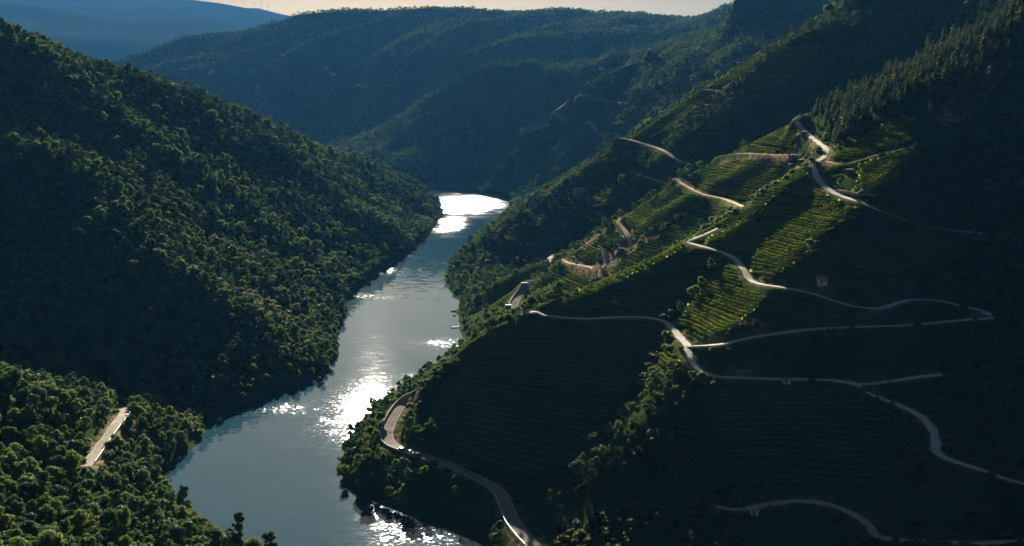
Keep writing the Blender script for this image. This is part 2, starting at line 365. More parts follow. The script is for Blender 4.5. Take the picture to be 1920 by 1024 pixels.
# ------------------------------------------------------------------ materials
def mat(name):
    m = bpy.data.materials.new(name); m.use_nodes = True
    n = m.node_tree.nodes; b = n['Principled BSDF']; return m, m.node_tree, b
def nd(t, typ, **kw):
    n = t.nodes.new(typ)
    for k, v in kw.items():
        if k in n.inputs.keys() if hasattr(n.inputs, 'keys') else False: n.inputs[k].default_value = v
        else: setattr(n, k, v)
    return n
def ramp(t, fac, stops):
    r = t.nodes.new('ShaderNodeValToRGB'); t.links.new(fac, r.inputs[0]); e = r.color_ramp.elements
    e[0].position, e[0].color = stops[0][0], (*stops[0][1], 1); e[1].position, e[1].color = stops[-1][0], (*stops[-1][1], 1)
    for p, c in stops[1:-1]:
        k = e.new(p); k.color = (*c, 1)
    return r.outputs[0]
def noise(t, scale, detail=4, rough=0.55, vec=None):
    n = t.nodes.new('ShaderNodeTexNoise'); n.inputs['Scale'].default_value = scale; n.inputs['Detail'].default_value = detail; n.inputs['Roughness'].default_value = rough
    if vec is None:
        g = t.nodes.new('ShaderNodeNewGeometry'); vec = g.outputs['Position']
    t.links.new(vec, n.inputs['Vector']); return n.outputs['Fac']
def bump(t, b, h, strength, dist):
    n = t.nodes.new('ShaderNodeBump'); n.inputs['Strength'].default_value = strength; n.inputs['Distance'].default_value = dist
    t.links.new(h, n.inputs['Height']); t.links.new(n.outputs[0], b.inputs['Normal'])
def plain(name, col, rough=0.8, var=0.15, scale=2.0, metal=0.0):
    m, t, b = mat(name)
    f = noise(t, scale, 3)
    t.links.new(ramp(t, f, [(0.3, tuple(c * (1 - var) for c in col)), (0.7, tuple(min(1, c * (1 + var)) for c in col))]), b.inputs['Base Color'])
    b.inputs['Roughness'].default_value = rough; b.inputs['Metallic'].default_value = metal; return m

def ground_mat(name, stops, scale, bare=False):
    m, t, b = mat(name)
    f1 = noise(t, scale, 6, 0.62); f2 = noise(t, scale * 14, 4, 0.6)
    mx = t.nodes.new('ShaderNodeMath'); mx.operation = 'MULTIPLY_ADD'; t.links.new(f2, mx.inputs[0]); mx.inputs[1].default_value = 0.5; 
    ml = t.nodes.new('ShaderNodeMath'); ml.operation = 'MULTIPLY'; t.links.new(f1, ml.inputs[0]); ml.inputs[1].default_value = 0.5
    t.links.new(ml.outputs[0], mx.inputs[2])
    t.nodes.remove(b); b = t.nodes.new('ShaderNodeBsdfDiffuse'); t.links.new(b.outputs[0], t.nodes['Material Output'].inputs['Surface'])
    col = ramp(t, mx.outputs[0], stops)
    if bare:
        at = t.nodes.new('ShaderNodeAttribute'); at.attribute_name = 'bare'
        fb = noise(t, 0.22, 5, 0.65); mm = t.nodes.new('ShaderNodeMath'); mm.operation = 'MULTIPLY'; t.links.new(at.outputs['Fac'], mm.inputs[0]); t.links.new(ramp(t, fb, [(0.42, (0, 0, 0)), (0.56, (1, 1, 1))]), mm.inputs[1])
        mc = t.nodes.new('ShaderNodeMixRGB'); t.links.new(mm.outputs[0], mc.inputs[0]); t.links.new(col, mc.inputs[1]); t.links.new(ramp(t, noise(t, 1.1, 4), [(0.3, (0.12, 0.085, 0.055)), (0.7, (0.27, 0.20, 0.145))]), mc.inputs[2]); col = mc.outputs[0]
    t.links.new(col, b.inputs['Color'])
    bump(t, b, f2, 0.7, 1.2); return m
M_GROUND = ground_mat('scrub_ground', [(0.36, (0.022, 0.042, 0.011)), (0.54, (0.040, 0.058, 0.017)), (0.64, (0.060, 0.062, 0.026)), (0.74, (0.11, 0.09, 0.05))], 0.035, True)
M_FAR = ground_mat('far_ground', [(0.36, (0.028, 0.050, 0.018)), (0.52, (0.045, 0.065, 0.024)), (0.66, (0.08, 0.09, 0.036))], 0.012)
M_MOUNT = ground_mat('mountain_ground', [(0.36, (0.012, 0.02, 0.012)), (0.64, (0.03, 0.035, 0.022))], 0.0016)

def link(o, parent=None):
    S.collection.objects.link(o)
    if parent is not None: o.parent = parent
    return o
def mesh_obj(name, verts, faces, mats, parent=None, smooth=False, midx=None):
    me = bpy.data.meshes.new(name); me.from_pydata([tuple(map(float, v)) for v in verts], [], faces); 
    for m in (mats if isinstance(mats, (list, tuple)) else [mats]): me.materials.append(m)
    if midx is not None: me.polygons.foreach_set('material_index', midx)
    if smooth: me.polygons.foreach_set('use_smooth', [True] * len(me.polygons))
    me.update(); return link(bpy.data.objects.new(name, me), parent)
def fast_mesh(name, co, quads, m, smooth=True):
    me = bpy.data.meshes.new(name); me.vertices.add(len(co)); me.vertices.foreach_set('co', np.asarray(co, np.float32).ravel())
    k = quads.shape[1]; n = len(quads)
    me.loops.add(n * k); me.loops.foreach_set('vertex_index', quads.astype(np.int32).ravel())
    me.polygons.add(n); me.polygons.foreach_set('loop_start', np.arange(0, n * k, k, dtype=np.int32))
    if smooth: me.polygons.foreach_set('use_smooth', np.ones(n, bool))
    if m is not None: me.materials.append(m)
    me.update(calc_edges=True); me.validate(); return me
def tag(o, label=None, cat=None, group=None, kind=None):
    if label: o['label'] = label
    if cat: o['category'] = cat
    if group: o['group'] = group
    if kind: o['kind'] = kind
    return o
def sheet(name, xs, ys, Z, keep, m):
    X, Y = np.meshgrid(xs, ys); idx = np.arange(X.size).reshape(X.shape)
    q = np.stack([idx[:-1, :-1], idx[:-1, 1:], idx[1:, 1:], idx[1:, :-1]], -1).reshape(-1, 4)
    q = q[keep(X, Y, Z)[:-1, :-1].ravel()]
    used = np.unique(q); mp = np.full(X.size, -1); mp[used] = np.arange(len(used))
    co = np.stack([X.ravel()[used], Y.ravel()[used], Z.ravel()[used]], -1)
    return link(bpy.data.objects.new(name, fast_mesh(name, co, mp[q], m)))

xs = np.concatenate([np.arange(-800, -300, 6.25), np.arange(-300, 330, 2.5), np.arange(330, 801, 6.25)])
ys = np.concatenate([np.arange(240, 900, 2.5), np.arange(900, 1400, 4), np.arange(1400, 3001, 6.5)])
xm, ym = np.meshgrid(xs, ys); zm = gN.sample(xm, ym)
riv = np.array([(-20, 100), (-35, 300)] + [at_z(u, v, 0)[:2] for u, v in [(690, 1010), (560, 850), (680, 720), (740, 620), (770, 540), (830, 455), (890, 395)]] + [(-80, 2040)])
def left_of(X, Y): return (X < np.interp(Y, riv[:, 1], riv[:, 0])) & (Y < 2040 + np.clip(-X - 80, 0, 999) * 0.11)
deep = lambda Z: np.maximum.reduce([Z, np.roll(Z, -1, 0), np.roll(Z, -1, 1), np.roll(np.roll(Z, -1, 0), -1, 1)]) > -5
o = sheet('left_hill', xs, ys, zm, lambda X, Y, Z: left_of(X, Y) & deep(Z), M_GROUND); tag(o, kind='structure', label='wooded hill falling to the left bank of the river')
o = sheet('right_hillside', xs, ys, zm, lambda X, Y, Z: ~left_of(X, Y) & deep(Z), M_GROUND); tag(o, kind='structure', label='steep terraced spurs rising from the right bank')
BARE = [([(1105, 440), (1180, 425), (1240, 440), (1210, 470), (1150, 520), (1080, 540), (1060, 500)], (700, 980)), ([(1310, 655), (1345, 610), (1420, 595), (1440, 615), (1380, 640)], (480, 640)),
  ([(1500, 320), (1530, 290), (1560, 285), (1560, 310), (1535, 345), (1540, 370)], (560, 760)), ([(1750, 220), (1790, 170), (1860, 110), (1900, 120), (1830, 210), (1780, 240)], (600, 900)),
  ([(1350, 300), (1490, 285), (1520, 320), (1420, 350), (1350, 330)], (700, 980)), ([(1640, 250), (1610, 270), (1690, 210), (1720, 225)], (560, 800)), ([(150, 880), (240, 770), (260, 790), (190, 890)], (420, 620))]
co = np.zeros(len(o.data.vertices) * 3, np.float32)
for ob in [q for q in bpy.data.objects if q.name in ('left_hill', 'right_hillside')]:
    n_ = len(ob.data.vertices); co = np.zeros(n_ * 3, np.float32); ob.data.vertices.foreach_get('co', co); co = co.reshape(-1, 3).astype(float)
    u_, v_ = pix(co[:, 0], co[:, 1], co[:, 2]); bv = np.zeros(n_, np.float32)
    for poly, (d0, d1) in BARE:
        c_ = np.zeros(n_, bool)
        for i_ in range(len(poly)):
            (x1, y1), (x2, y2) = poly[i_], poly[(i_ + 1) % len(poly)]; c_ ^= ((y1 > v_) != (y2 > v_)) & (u_ < (x2 - x1) * (v_ - y1) / (y2 - y1 + 1e-12) + x1)
        bv[c_ & (co[:, 1] > d0) & (co[:, 1] < d1)] = 1
    near_r = gN.sample(co[:, 0], co[:, 1], ROAD_MASK); bv = np.maximum(bv, ((near_r < 2.2) & (near_r > -9)).astype(np.float32) * 0.8)
    ob.data.attributes.new('bare', 'FLOAT', 'POINT').data.foreach_set('value', bv)
o = sheet('far_hills', gG.xs, gG.ys, gG.Z, lambda X, Y, Z: deep(Z), M_FAR); tag(o, kind='structure', label='hazy blue ridges closing the valley')

# mountains on the horizon
gx = np.arange(-7000, 7001, 100.0); gy = np.arange(5150, 12000, 100.0); X, Y = np.meshgrid(gx, gy)
sk = [(-200, -22), (0, -14), (150, -8), (250, -2), (300, 4), (360, 2), (430, 10), (470, 18), (500, 19), (530, 28), (620, 45), (900, 60), (1400, 70), (2100, 60)]
su = np.array([s[0] for s in sk]); sv = np.array([s[1] for s in sk])
def crest_h(X, Y, D0, off): 
    u = 960 + X / D0 * FPX; v = np.interp(u, su, sv) + off
    return CAMH + (HZ - v) / FPX * D0
z1 = crest_h(X, Y, 9500, 0) - np.abs(Y - 9500) * 0.2
z2 = crest_h(X, Y, 7600, 34) - np.abs(Y - 7600) * 0.14
z3 = 200 + 0 * X
Z = np.maximum.reduce([z1, z2, z3]) + 50 * fbm(X, Y, 1200, 4, 77) * sstep(5200, 6500, Y) * np.clip(np.abs(Y - 9500) / 1200, 0.0, 1)
Z = Z * sstep(5100, 6400, Y) + (1 - sstep(5100, 6400, Y)) * (gG.sample(np.clip(X, -2200, 2200), Y * 0 + 5180) - 15)
o = sheet('mountains', gx, gy, Z, lambda X, Y, Z: np.ones_like(X, bool), M_MOUNT); tag(o, kind='structure', label='pale blue mountain range on the horizon')
gMt = Grid(-7000, 7000, 5150, 11900, 100.0); gMt.Z = Z[:gMt.ny, :gMt.nx]
# ground beyond, to the horizon, and round the viewpoint's back
v = [(-20000, 11800, 180), (20000, 11800, 180), (20000, 14000, 180), (-20000, 14000, 180)]
tag(mesh_obj('land', v, [(0, 1, 2, 3)], M_MOUNT), kind='structure', label='far land beyond the mountains')

# ------------------------------------------------------------------ water
m, t, b = mat('river_water'); M_WATER = m
b.inputs['Base Color'].default_value = (0.018, 0.052, 0.074, 1); b.inputs['IOR'].default_value = 1.333; b.inputs['Roughness'].default_value = 0.025
geo = t.nodes.new('ShaderNodeNewGeometry'); POS = geo.outputs['Position']
def vm(op, a, c=None):
    n = t.nodes.new('ShaderNodeVectorMath'); n.operation = op
    for k, v in enumerate((a, c)):
        if v is None: continue
        if isinstance(v, tuple): n.inputs[k].default_value = v
        else: t.links.new(v, n.inputs[k])
    return n
def fm(op, a, c=None, clamp=False):
    n = t.nodes.new('ShaderNodeMath'); n.operation = op; n.use_clamp = clamp
    for k, v in enumerate((a, c)):
        if v is None: continue
        if isinstance(v, (int, float)): n.inputs[k].default_value = v
        else: t.links.new(v, n.inputs[k])
    return n.outputs[0]
def slope(scale, seed, detail=2.0, st=(1, 1, 1)):
    mp = vm('MULTIPLY', vm('ADD', POS, (seed, seed * 1.7, seed * 0.3)).outputs[0], st)
    n = t.nodes.new('ShaderNodeTexNoise'); n.inputs['Scale'].default_value = scale; n.inputs['Detail'].default_value = detail
    t.links.new(mp.outputs[0], n.inputs['Vector'])
    return vm('SUBTRACT', n.outputs['Color'], (0.5, 0.5, 0.5)).outputs[0]
# gusts that ruffle the surface: (photo pixel, half length across, half length along, strength)
GUSTS = [(885, 382, 95, 300, 4.2), (848, 418, 34, 210, 2.6), (750, 481, 14, 34, 1.0), (728, 508, 16, 40, 0.9), (690, 556, 34, 26, 0.6), (852, 645, 34, 56, 1.5), (775, 705, 16, 16, 0.45), (645, 775, 46, 76, 1.05), (530, 772, 36, 26, 1.7), (470, 782, 20, 12, 0.7), (800, 1000, 26, 24, 1.4), (745, 965, 14, 9, 0.45), (895, 448, 30, 12, 0.7), (835, 520, 12, 12, 0.7)]
mask = None; farm = None
wob = vm('SCALE', slope(0.045, 11.0, 3.0)); wob.inputs['Scale'].default_value = 34.0
pw = vm('ADD', POS, wob.outputs[0]).outputs[0]
for u, v, ax, ay, st in GUSTS:
    c = at_z(u, v, 0)
    d = vm('MULTIPLY', vm('SUBTRACT', pw, (c[0], c[1], 0)).outputs[0], (1 / ax, 1 / ay, 0))
    ln = t.nodes.new('ShaderNodeVectorMath'); ln.operation = 'LENGTH'; t.links.new(d.outputs[0], ln.inputs[0])
    k = fm('MULTIPLY', fm('POWER', fm('SUBTRACT', 1.25, ln.outputs['Value'], True), 2.0), st)
    if v < 450 and u < 890: farm = k if farm is None else fm('MAXIMUM', farm, k)
    mask = k if mask is None else fm('MAXIMUM', mask, k)
ruff = slope(0.03, 5.0, 4.0); sx = t.nodes.new('ShaderNodeSeparateXYZ'); t.links.new(ruff, sx.inputs[0])
spk = t.nodes.new('ShaderNodeSeparateXYZ'); t.links.new(slope(0.85, 77.0, 3.0, (0.8, 1.0, 1.0)), spk.inputs[0])
gust = fm('MULTIPLY', fm('MULTIPLY', mask, fm('ADD', fm('MULTIPLY', sx.outputs[0], 2.2), 0.85, True)), fm('ADD', fm('MULTIPLY', spk.outputs[0], 7.0), 0.42, True))
gust = fm('MAXIMUM', gust, fm('MULTIPLY', fm('MULTIPLY', farm, fm('ADD', fm('MULTIPLY', sx.outputs[0], 3.0), 0.75, True)), 1.0))
t.links.new(fm('ADD', 0.02, fm('MULTIPLY', gust, fm('ADD', 0.05, fm('MULTIPLY', farm, 0.01)))), b.inputs['Roughness'])
amp1 = fm('ADD', fm('MULTIPLY', gust, 0.42), fm('ADD', 0.045, fm('MULTIPLY', sx.outputs[1], 0.10, False), True))
w1 = vm('SCALE', slope(0.75, 1.0, 2.5, (0.7, 1.0, 1.0))); t.links.new(amp1, w1.inputs['Scale'])
w2 = vm('SCALE', slope(0.24, 31.0, 2.5, (0.4, 1.0, 1.0))); w2.inputs['Scale'].default_value = 0.042
ws = vm('ADD', w1.outputs[0], w2.outputs[0]).outputs[0]
nn = vm('NORMALIZE', vm('ADD', vm('MULTIPLY', ws, (1, 1, 0)).outputs[0], (0, 0, 1)).outputs[0])
t.links.new(nn.outputs[0], b.inputs['Normal'])
xs_ = np.array([-900., 300.]); 
o = mesh_obj('river', [(-900, 150, 0), (300, 150, 0), (300, 2320, 0), (-900, 3000, 0)], [(0, 1, 2, 3)], M_WATER); tag(o, kind='structure', label='grey-blue river winding between the hills')

# ------------------------------------------------------------------ roads
def road_mat(name, lo, hi, paint=0.0):
    m, t, b = mat(name); b.inputs['Roughness'].default_value = 0.85; b.inputs['Specular IOR Level'].default_value = 0.0
    la = t.nodes.new('ShaderNodeAttribute'); la.attribute_name = 'lane'; ru = t.nodes.new('ShaderNodeAttribute'); ru.attribute_name = 'run'
    cx = t.nodes.new('ShaderNodeCombineXYZ'); t.links.new(la.outputs['Fac'], cx.inputs[0])
    sc = t.nodes.new('ShaderNodeMath'); sc.operation = 'MULTIPLY'; t.links.new(ru.outputs['Fac'], sc.inputs[0]); sc.inputs[1].default_value = 0.012; t.links.new(sc.outputs[0], cx.inputs[1])
    f1 = noise(t, 3.2, 4, 0.6, cx.outputs[0]); f2 = noise(t, 0.5, 4, 0.6)
    ad = t.nodes.new('ShaderNodeMath'); ad.operation = 'ADD'; t.links.new(f1, ad.inputs[0]); t.links.new(f2, ad.inputs[1])
    hf = t.nodes.new('ShaderNodeMath'); hf.operation = 'MULTIPLY'; t.links.new(ad.outputs[0], hf.inputs[0]); hf.inputs[1].default_value = 0.5
    col = ramp(t, hf.outputs[0], [(0.38, lo), (0.62, hi)])
    if paint:
        ab = t.nodes.new('ShaderNodeMath'); ab.operation = 'ABSOLUTE'; t.links.new(la.outputs['Fac'], ab.inputs[0])
        d = t.nodes.new('ShaderNodeMath'); d.operation = 'COMPARE'; t.links.new(ab.outputs[0], d.inputs[0]); d.inputs[1].default_value = 0.9; d.inputs[2].default_value = 0.03
        mx = t.nodes.new('ShaderNodeMixRGB'); t.links.new(d.outputs[0], mx.inputs[0]); t.links.new(col, mx.inputs[1]); mx.inputs[2].default_value = (0.6, 0.58, 0.54, 1); col = mx.outputs[0]
    t.links.new(col, b.inputs['Base Color']); bump(t, b, f2, 0.3, 0.3); return m
RM = dict(asphalt=road_mat('asphalt_road', (0.20, 0.18, 0.15), (0.34, 0.31, 0.265), 1), paved=road_mat('paved_road', (0.18, 0.165, 0.143), (0.32, 0.29, 0.255), 1), concrete=road_mat('concrete_track', (0.42, 0.39, 0.35), (0.64, 0.61, 0.56)), gravel=road_mat('gravel_track', (0.30, 0.26, 0.20), (0.50, 0.45, 0.37)), dirt=road_mat('dirt_track', (0.36, 0.28, 0.20), (0.58, 0.47, 0.36)))
def strip(P, offs, up=0.0):
    P = np.asarray(P); T = np.gradient(P[:, :2], axis=0); T /= np.linalg.norm(T, axis=1)[:, None] + 1e-9
    N = np.stack([-T[:, 1], T[:, 0]], -1); V_ = []; F_ = []; k = len(offs[0]) if isinstance(offs[0], list) else len(offs)
    for i in range(len(P)):
        for o_, dz in (offs[i] if isinstance(offs[0], list) else offs): V_.append((P[i, 0] + N[i, 0] * o_, P[i, 1] + N[i, 1] * o_, P[i, 2] + up + dz))
    for i in range(len(P) - 1):
        for j in range(k - 1):
            F_.append((i * k + j, (i + 1) * k + j, (i + 1) * k + j + 1, i * k + j + 1))
    return V_, F_
rr_ = np.random.default_rng(8)
ROAD_LABEL = {0: 'paved road curving round the tip of the nearest spur', 3: 'sunlit paved road through the wood on the low left ridge', 1: 'sunlit paved road bend on the second spur', 2: 'far sunlit road bend on the third spur'}
for q, ((name, surf, w, pts, rg), P) in enumerate(zip(ROADS, ROAD_P)):
    n = len(P); jit = 0.02 if surf == 'paved' else 0.16
    wl = w / 2 * (1 + jit * np.convolve(rr_.normal(0, 1.4, n + 4), np.ones(5) / 5, 'valid')); wr = w / 2 * (1 + jit * np.convolve(rr_.normal(0, 1.4, n + 4), np.ones(5) / 5, 'valid'))
    offs = [[(a + 0.6, -0.9), (a, 0.0), (a * 0.5, 0.05), (0, 0.06), (-c * 0.5, 0.05), (-c, 0.0), (-c - 0.6, -0.9)] for a, c in zip(wl, wr)]
    V_, F_ = strip(P, offs, 0.22)
    o = mesh_obj(name, V_, F_, RM[surf]); tag(o, ROAD_LABEL.get(q), kind='structure')
    run = np.concatenate([[0], np.cumsum(np.linalg.norm(np.diff(P, axis=0), axis=1))])
    o.data.attributes.new('lane', 'FLOAT', 'POINT').data.foreach_set('value', np.tile(np.array([1.1, 1, .5, 0, -.5, -1, -1.1], np.float32), n))
    o.data.attributes.new('run', 'FLOAT', 'POINT').data.foreach_set('value', np.repeat(run, 7).astype(np.float32))

# ------------------------------------------------------------------ foliage materials
def leaf_mat(name, stops, trans=0.35, nscale=0.5, gloss=0.012):
    m, t, b = mat(name); t.nodes.remove(b)
    oi = t.nodes.new('ShaderNodeObjectInfo'); nf = noise(t, nscale, 3)
    ad = t.nodes.new('ShaderNodeMath'); ad.operation = 'MULTIPLY_ADD'; t.links.new(nf, ad.inputs[0]); ad.inputs[1].default_value = 0.55
    mu = t.nodes.new('ShaderNodeMath'); mu.operation = 'MULTIPLY'; t.links.new(oi.outputs['Random'], mu.inputs[0]); mu.inputs[1].default_value = 0.5
    t.links.new(mu.outputs[0], ad.inputs[2])
    col = ramp(t, ad.outputs[0], stops)
    d = t.nodes.new('ShaderNodeBsdfDiffuse'); tr = t.nodes.new('ShaderNodeBsdfTranslucent'); g = t.nodes.new('ShaderNodeBsdfGlossy'); g.inputs['Roughness'].default_value = 0.45
    g.inputs['Color'].default_value = (0.9, 0.95, 1, 1)
    t.links.new(col, d.inputs['Color']); hs = t.nodes.new('ShaderNodeHueSaturation'); hs.inputs['Value'].default_value = 1.2; hs.inputs['Hue'].default_value = 0.495; hs.inputs['Saturation'].default_value = 0.95; t.links.new(col, hs.inputs['Color']); t.links.new(hs.outputs[0], tr.inputs['Color'])
    mx = t.nodes.new('ShaderNodeMixShader'); mx.inputs[0].default_value = trans; t.links.new(d.outputs[0], mx.inputs[1]); t.links.new(tr.outputs[0], mx.inputs[2])
    m2 = t.nodes.new('ShaderNodeMixShader'); m2.inputs[0].default_value = gloss; t.links.new(mx.outputs[0], m2.inputs[1]); t.links.new(g.outputs[0], m2.inputs[2])
    t.links.new(m2.outputs[0], t.nodes['Material Output'].inputs['Surface']); return m
M_LEAF = leaf_mat('oak_leaves', [(0.2, (0.034, 0.070, 0.018)), (0.45, (0.056, 0.105, 0.024)), (0.65, (0.092, 0.140, 0.034)), (0.85, (0.095, 0.125, 0.045))], 0.40)
M_LEAF2 = leaf_mat('chestnut_leaves', [(0.2, (0.048, 0.088, 0.016)), (0.45, (0.078, 0.125, 0.022)), (0.65, (0.115, 0.155, 0.032)), (0.85, (0.13, 0.14, 0.04))], 0.44)
M_LEAF3 = leaf_mat('evergreen_leaves', [(0.2, (0.026, 0.052, 0.020)), (0.5, (0.042, 0.075, 0.030)), (0.85, (0.062, 0.095, 0.040))], 0.3)
M_PINE = leaf_mat('pine_needles', [(0.2, (0.028, 0.048, 0.020)), (0.5, (0.045, 0.070, 0.026)), (0.85, (0.075, 0.085, 0.035))], 0.3)
M_BUSH = leaf_mat('scrub_leaves', [(0.2, (0.035, 0.055, 0.016)), (0.5, (0.065, 0.085, 0.024)), (0.7, (0.10, 0.105, 0.035)), (0.9, (0.15, 0.13, 0.055))], 0.52)
M_VINE = leaf_mat('vine_leaves', [(0.2, (0.09, 0.145, 0.02)), (0.45, (0.145, 0.205, 0.03)), (0.68, (0.21, 0.25, 0.042)), (0.9, (0.28, 0.26, 0.075))], 0.58, 0.25, 0.0)
M_BARK = plain('bark', (0.09, 0.07, 0.05), 0.95, 0.3, 3.0)

# ------------------------------------------------------------------ plant prototypes
def ico(sub):
    bm = bmesh.new(); bmesh.ops.create_icosphere(bm, subdivisions=sub, radius=1.0)
    v = np.array([x.co[:] for x in bm.verts]); f = np.array([[q.index for q in x.verts] for x in bm.faces]); bm.free(); return v, f
ICO1, ICO2 = ico(1), ico(2)
def cards(r, P, N, s):
    """small leaf quads at P facing about N"""
    n = len(P); N = N + r.normal(0, 0.55, N.shape); N /= np.linalg.norm(N, axis=1)[:, None]
    T = np.cross(N, r.normal(0, 1, N.shape)); T /= np.linalg.norm(T, axis=1)[:, None]; B = np.cross(N, T)
    a = (s * r.uniform(0.6, 1.3, n))[:, None]; bb = a * r.uniform(0.5, 0.9, n)[:, None]
    V_ = np.stack([P - T * a, P - B * bb + N * a * 0.2, P + T * a, P + B * bb - N * a * 0.15], 1).reshape(-1, 3)
    return V_, np.arange(n * 4).reshape(-1, 4)
def crown_mesh(name, seed, lumps, ncards, cs, m, core=ICO1, squash=0.85, hollow=0.82):
    """lumps: list of (x, y, z, r)"""
    r = np.random.default_rng(seed); Vs = []; F3 = []; off = 0
    for x, y, z, rad in lumps:
        v = core[0] * (1 + r.uniform(-0.22, 0.22, len(core[0])))[:, None] * rad * hollow * np.array([1, 1, squash]) + np.array([x, y, z])
        Vs.append(v); F3.append(core[1] + off); off += len(v)
    L = np.array(lumps); w = L[:, 3] ** 2; k = r.choice(len(L), ncards, p=w / w.sum())
    d = r.normal(0, 1, (ncards, 3)); d[:, 2] = d[:, 2] + 0.25; d /= np.linalg.norm(d, axis=1)[:, None]
    P = L[k, :3] + d * (L[k, 3] * r.uniform(0.78, 1.12, ncards))[:, None] * np.array([1, 1, squash])
    V4, Q = cards(r, P, d, cs); tri = np.vstack([np.vstack(F3), np.vstack([Q[:, [0, 1, 2]], Q[:, [0, 2, 3]]]) + off])
    return fast_mesh(name, np.vstack(Vs + [V4]), tri, m, smooth=False)
def stem(path, radii, sides=6):
    V_, F_ = [], []
    for (x, y, z), rr in zip(path, radii):
        for k in range(sides):
            a = 2 * math.pi * k / sides; V_.append((x + rr * math.cos(a), y + rr * math.sin(a), z))
    for i in range(len(path) - 1):
        for k in range(sides):
            F_.append((i * sides + k, i * sides + (k + 1) % sides, (i + 1) * sides + (k + 1) % sides, (i + 1) * sides + k))
    return V_, F_
def trunk_mesh(name, seed, h, lumps, r0):
    r = np.random.default_rng(seed); V_, F_ = stem([(0, 0, -1.2), (r.normal(0, .1), r.normal(0, .1), h * 0.35), (r.normal(0, .25), r.normal(0, .25), h * 0.62)], [r0 * 1.3, r0, r0 * 0.6])
    for x, y, z, rad in lumps[:5]:
        v, f = stem([(0, 0, h * 0.3), (x * 0.6, y * 0.6, (h * 0.3 + z) / 2), (x, y, z)], [r0 * 0.55, r0 * 0.4, r0 * 0.2], 5); k = len(V_)
        V_ += v; F_ += [tuple(q + k for q in g) for g in f]
    me = bpy.data.meshes.new(name); me.from_pydata(V_, [], F_); me.materials.append(M_BARK); me.update(); return me
def oak_lumps(seed, R, H, n, flat=1.0):
    r = np.random.default_rng(seed); cx, cy = r.normal(0, R * .12, 2); out = [(cx, cy, H * 0.58, R * r.uniform(.45, .6))]
    for k in range(n):
        a = k * 2.4 + r.uniform(-.7, .7); q = R * 0.72 * math.sqrt((k + 0.6) / n) * r.uniform(.75, 1.15); z = H * (0.40 + 0.46 * flat * max(0.05, 1 - (q / R) ** 2)) + r.uniform(-.9, .9)
        out.append((cx + q * math.cos(a), cy + q * math.sin(a), z, R * r.uniform(0.18, 0.42)))
    return out
def join_proto(name, parts):
    """crown and trunk in one mesh, for the uncounted woods"""
    bm = bmesh.new(); mats = []
    for me in parts:
        k = len(bm.faces); bm.from_mesh(me); bm.faces.ensure_lookup_table()
        for f in bm.faces[k:]: f.material_index = len(mats)
        mats.append(me.materials[0])
    me = bpy.data.meshes.new(name); bm.to_mesh(me); bm.free()
    for m in mats: me.materials.append(m)
    return bpy.data.objects.new(name, me)
OAK_N = []      # near trees: crown and trunk meshes
for k in range(10):
    H = [6.5, 7.5, 5.2, 8.6, 6.0, 7.0, 4.8, 9.0, 6.8, 5.6][k]; R = [3.0, 3.2, 2.7, 2.6, 3.4, 2.4, 2.8, 2.2, 3.1, 2.3][k]
    L = oak_lumps(100 + k, R, H, 13, [1, 1, .8, 1.1, .7, 1.1, .8, 1.2, 1, .9][k]); mt = [M_LEAF, M_LEAF2, M_LEAF3, M_LEAF, M_LEAF3, M_LEAF2, M_LEAF, M_LEAF3, M_LEAF3, M_LEAF2][k]
    OAK_N.append((crown_mesh('oak_crown', 200 + k, L, 1900, 0.23, mt, hollow=0.68), trunk_mesh('oak_trunk', 300 + k, H, L, 0.22), H))
def coll(name, obs):
    c = bpy.data.collections.new(name)
    for o_ in obs: c.objects.link(o_)
    return c
C_OAK = []; C_BUSH = []; C_PINE = []
for k in range(12):
    H = [6.3, 7.0, 5.0, 8.2, 6.0, 6.6, 8.8, 4.6, 7.4, 5.6, 9.4, 6.2][k]; R = [2.9, 3.1, 2.8, 2.7, 3.5, 2.4, 2.3, 2.6, 3.2, 3.0, 2.1, 2.6][k]
    L = oak_lumps(400 + k, R, H, 9, [1, 1.1, .8, 1.1, .7, 1, 1.2, .8, 1, .8, 1.2, 1][k]); cr = crown_mesh('oak', 410 + k, L, 420, 0.42, [M_LEAF, M_LEAF3, M_LEAF2][k % 3], hollow=0.72); C_OAK.append(join_proto('oak', [cr]))
for k in range(6):
    L = [(random.gauss(0, .6), random.gauss(0, .6), 0.5 + random.random() * 0.7, 0.6 + random.random() * 0.5) for _ in range(6)]
    C_BUSH.append(join_proto('bush', [crown_mesh('bush', 500 + k, L, 170, 0.26, M_BUSH)]))
def pine_lumps(seed, H, R):
    r = np.random.default_rng(seed); out = []
    for k in range(15):
        q = k / 14; z = H * (0.28 + 0.68 * q); w = R * (1.0 - 0.75 * q) * (0.8 + 0.3 * r.random()); a = k * 2.4
        out.append((math.cos(a) * w * 0.45, math.sin(a) * w * 0.45, z, max(0.35, w * 0.55)))
    return out
PINE_N = []
for k in range(4):
    H = [12.5, 10.0, 14.0, 11.0][k]; R = [2.5, 2.2, 2.6, 2.9][k]; L = pine_lumps(600 + k, H, R)
    PINE_N.append((crown_mesh('pine_crown', 610 + k, L, 620, 0.34, M_PINE, squash=0.7), None, H))
    V_, F_ = stem([(0, 0, -1.5), (0.1, 0, H * 0.45), (0, 0.1, H * 0.9)], [0.24, 0.17, 0.06])
    me = bpy.data.meshes.new('pine_trunk'); me.from_pydata(V_, [], F_); me.materials.append(M_BARK); PINE_N[-1] = (PINE_N[-1][0], me, H)
    C_PINE.append(join_proto('pine', [PINE_N[-1][0], me]))
COL_OAK, COL_BUSH, COL_PINE = coll('oak_kinds', C_OAK), coll('bush_kinds', C_BUSH), coll('pine_kinds', C_PINE)

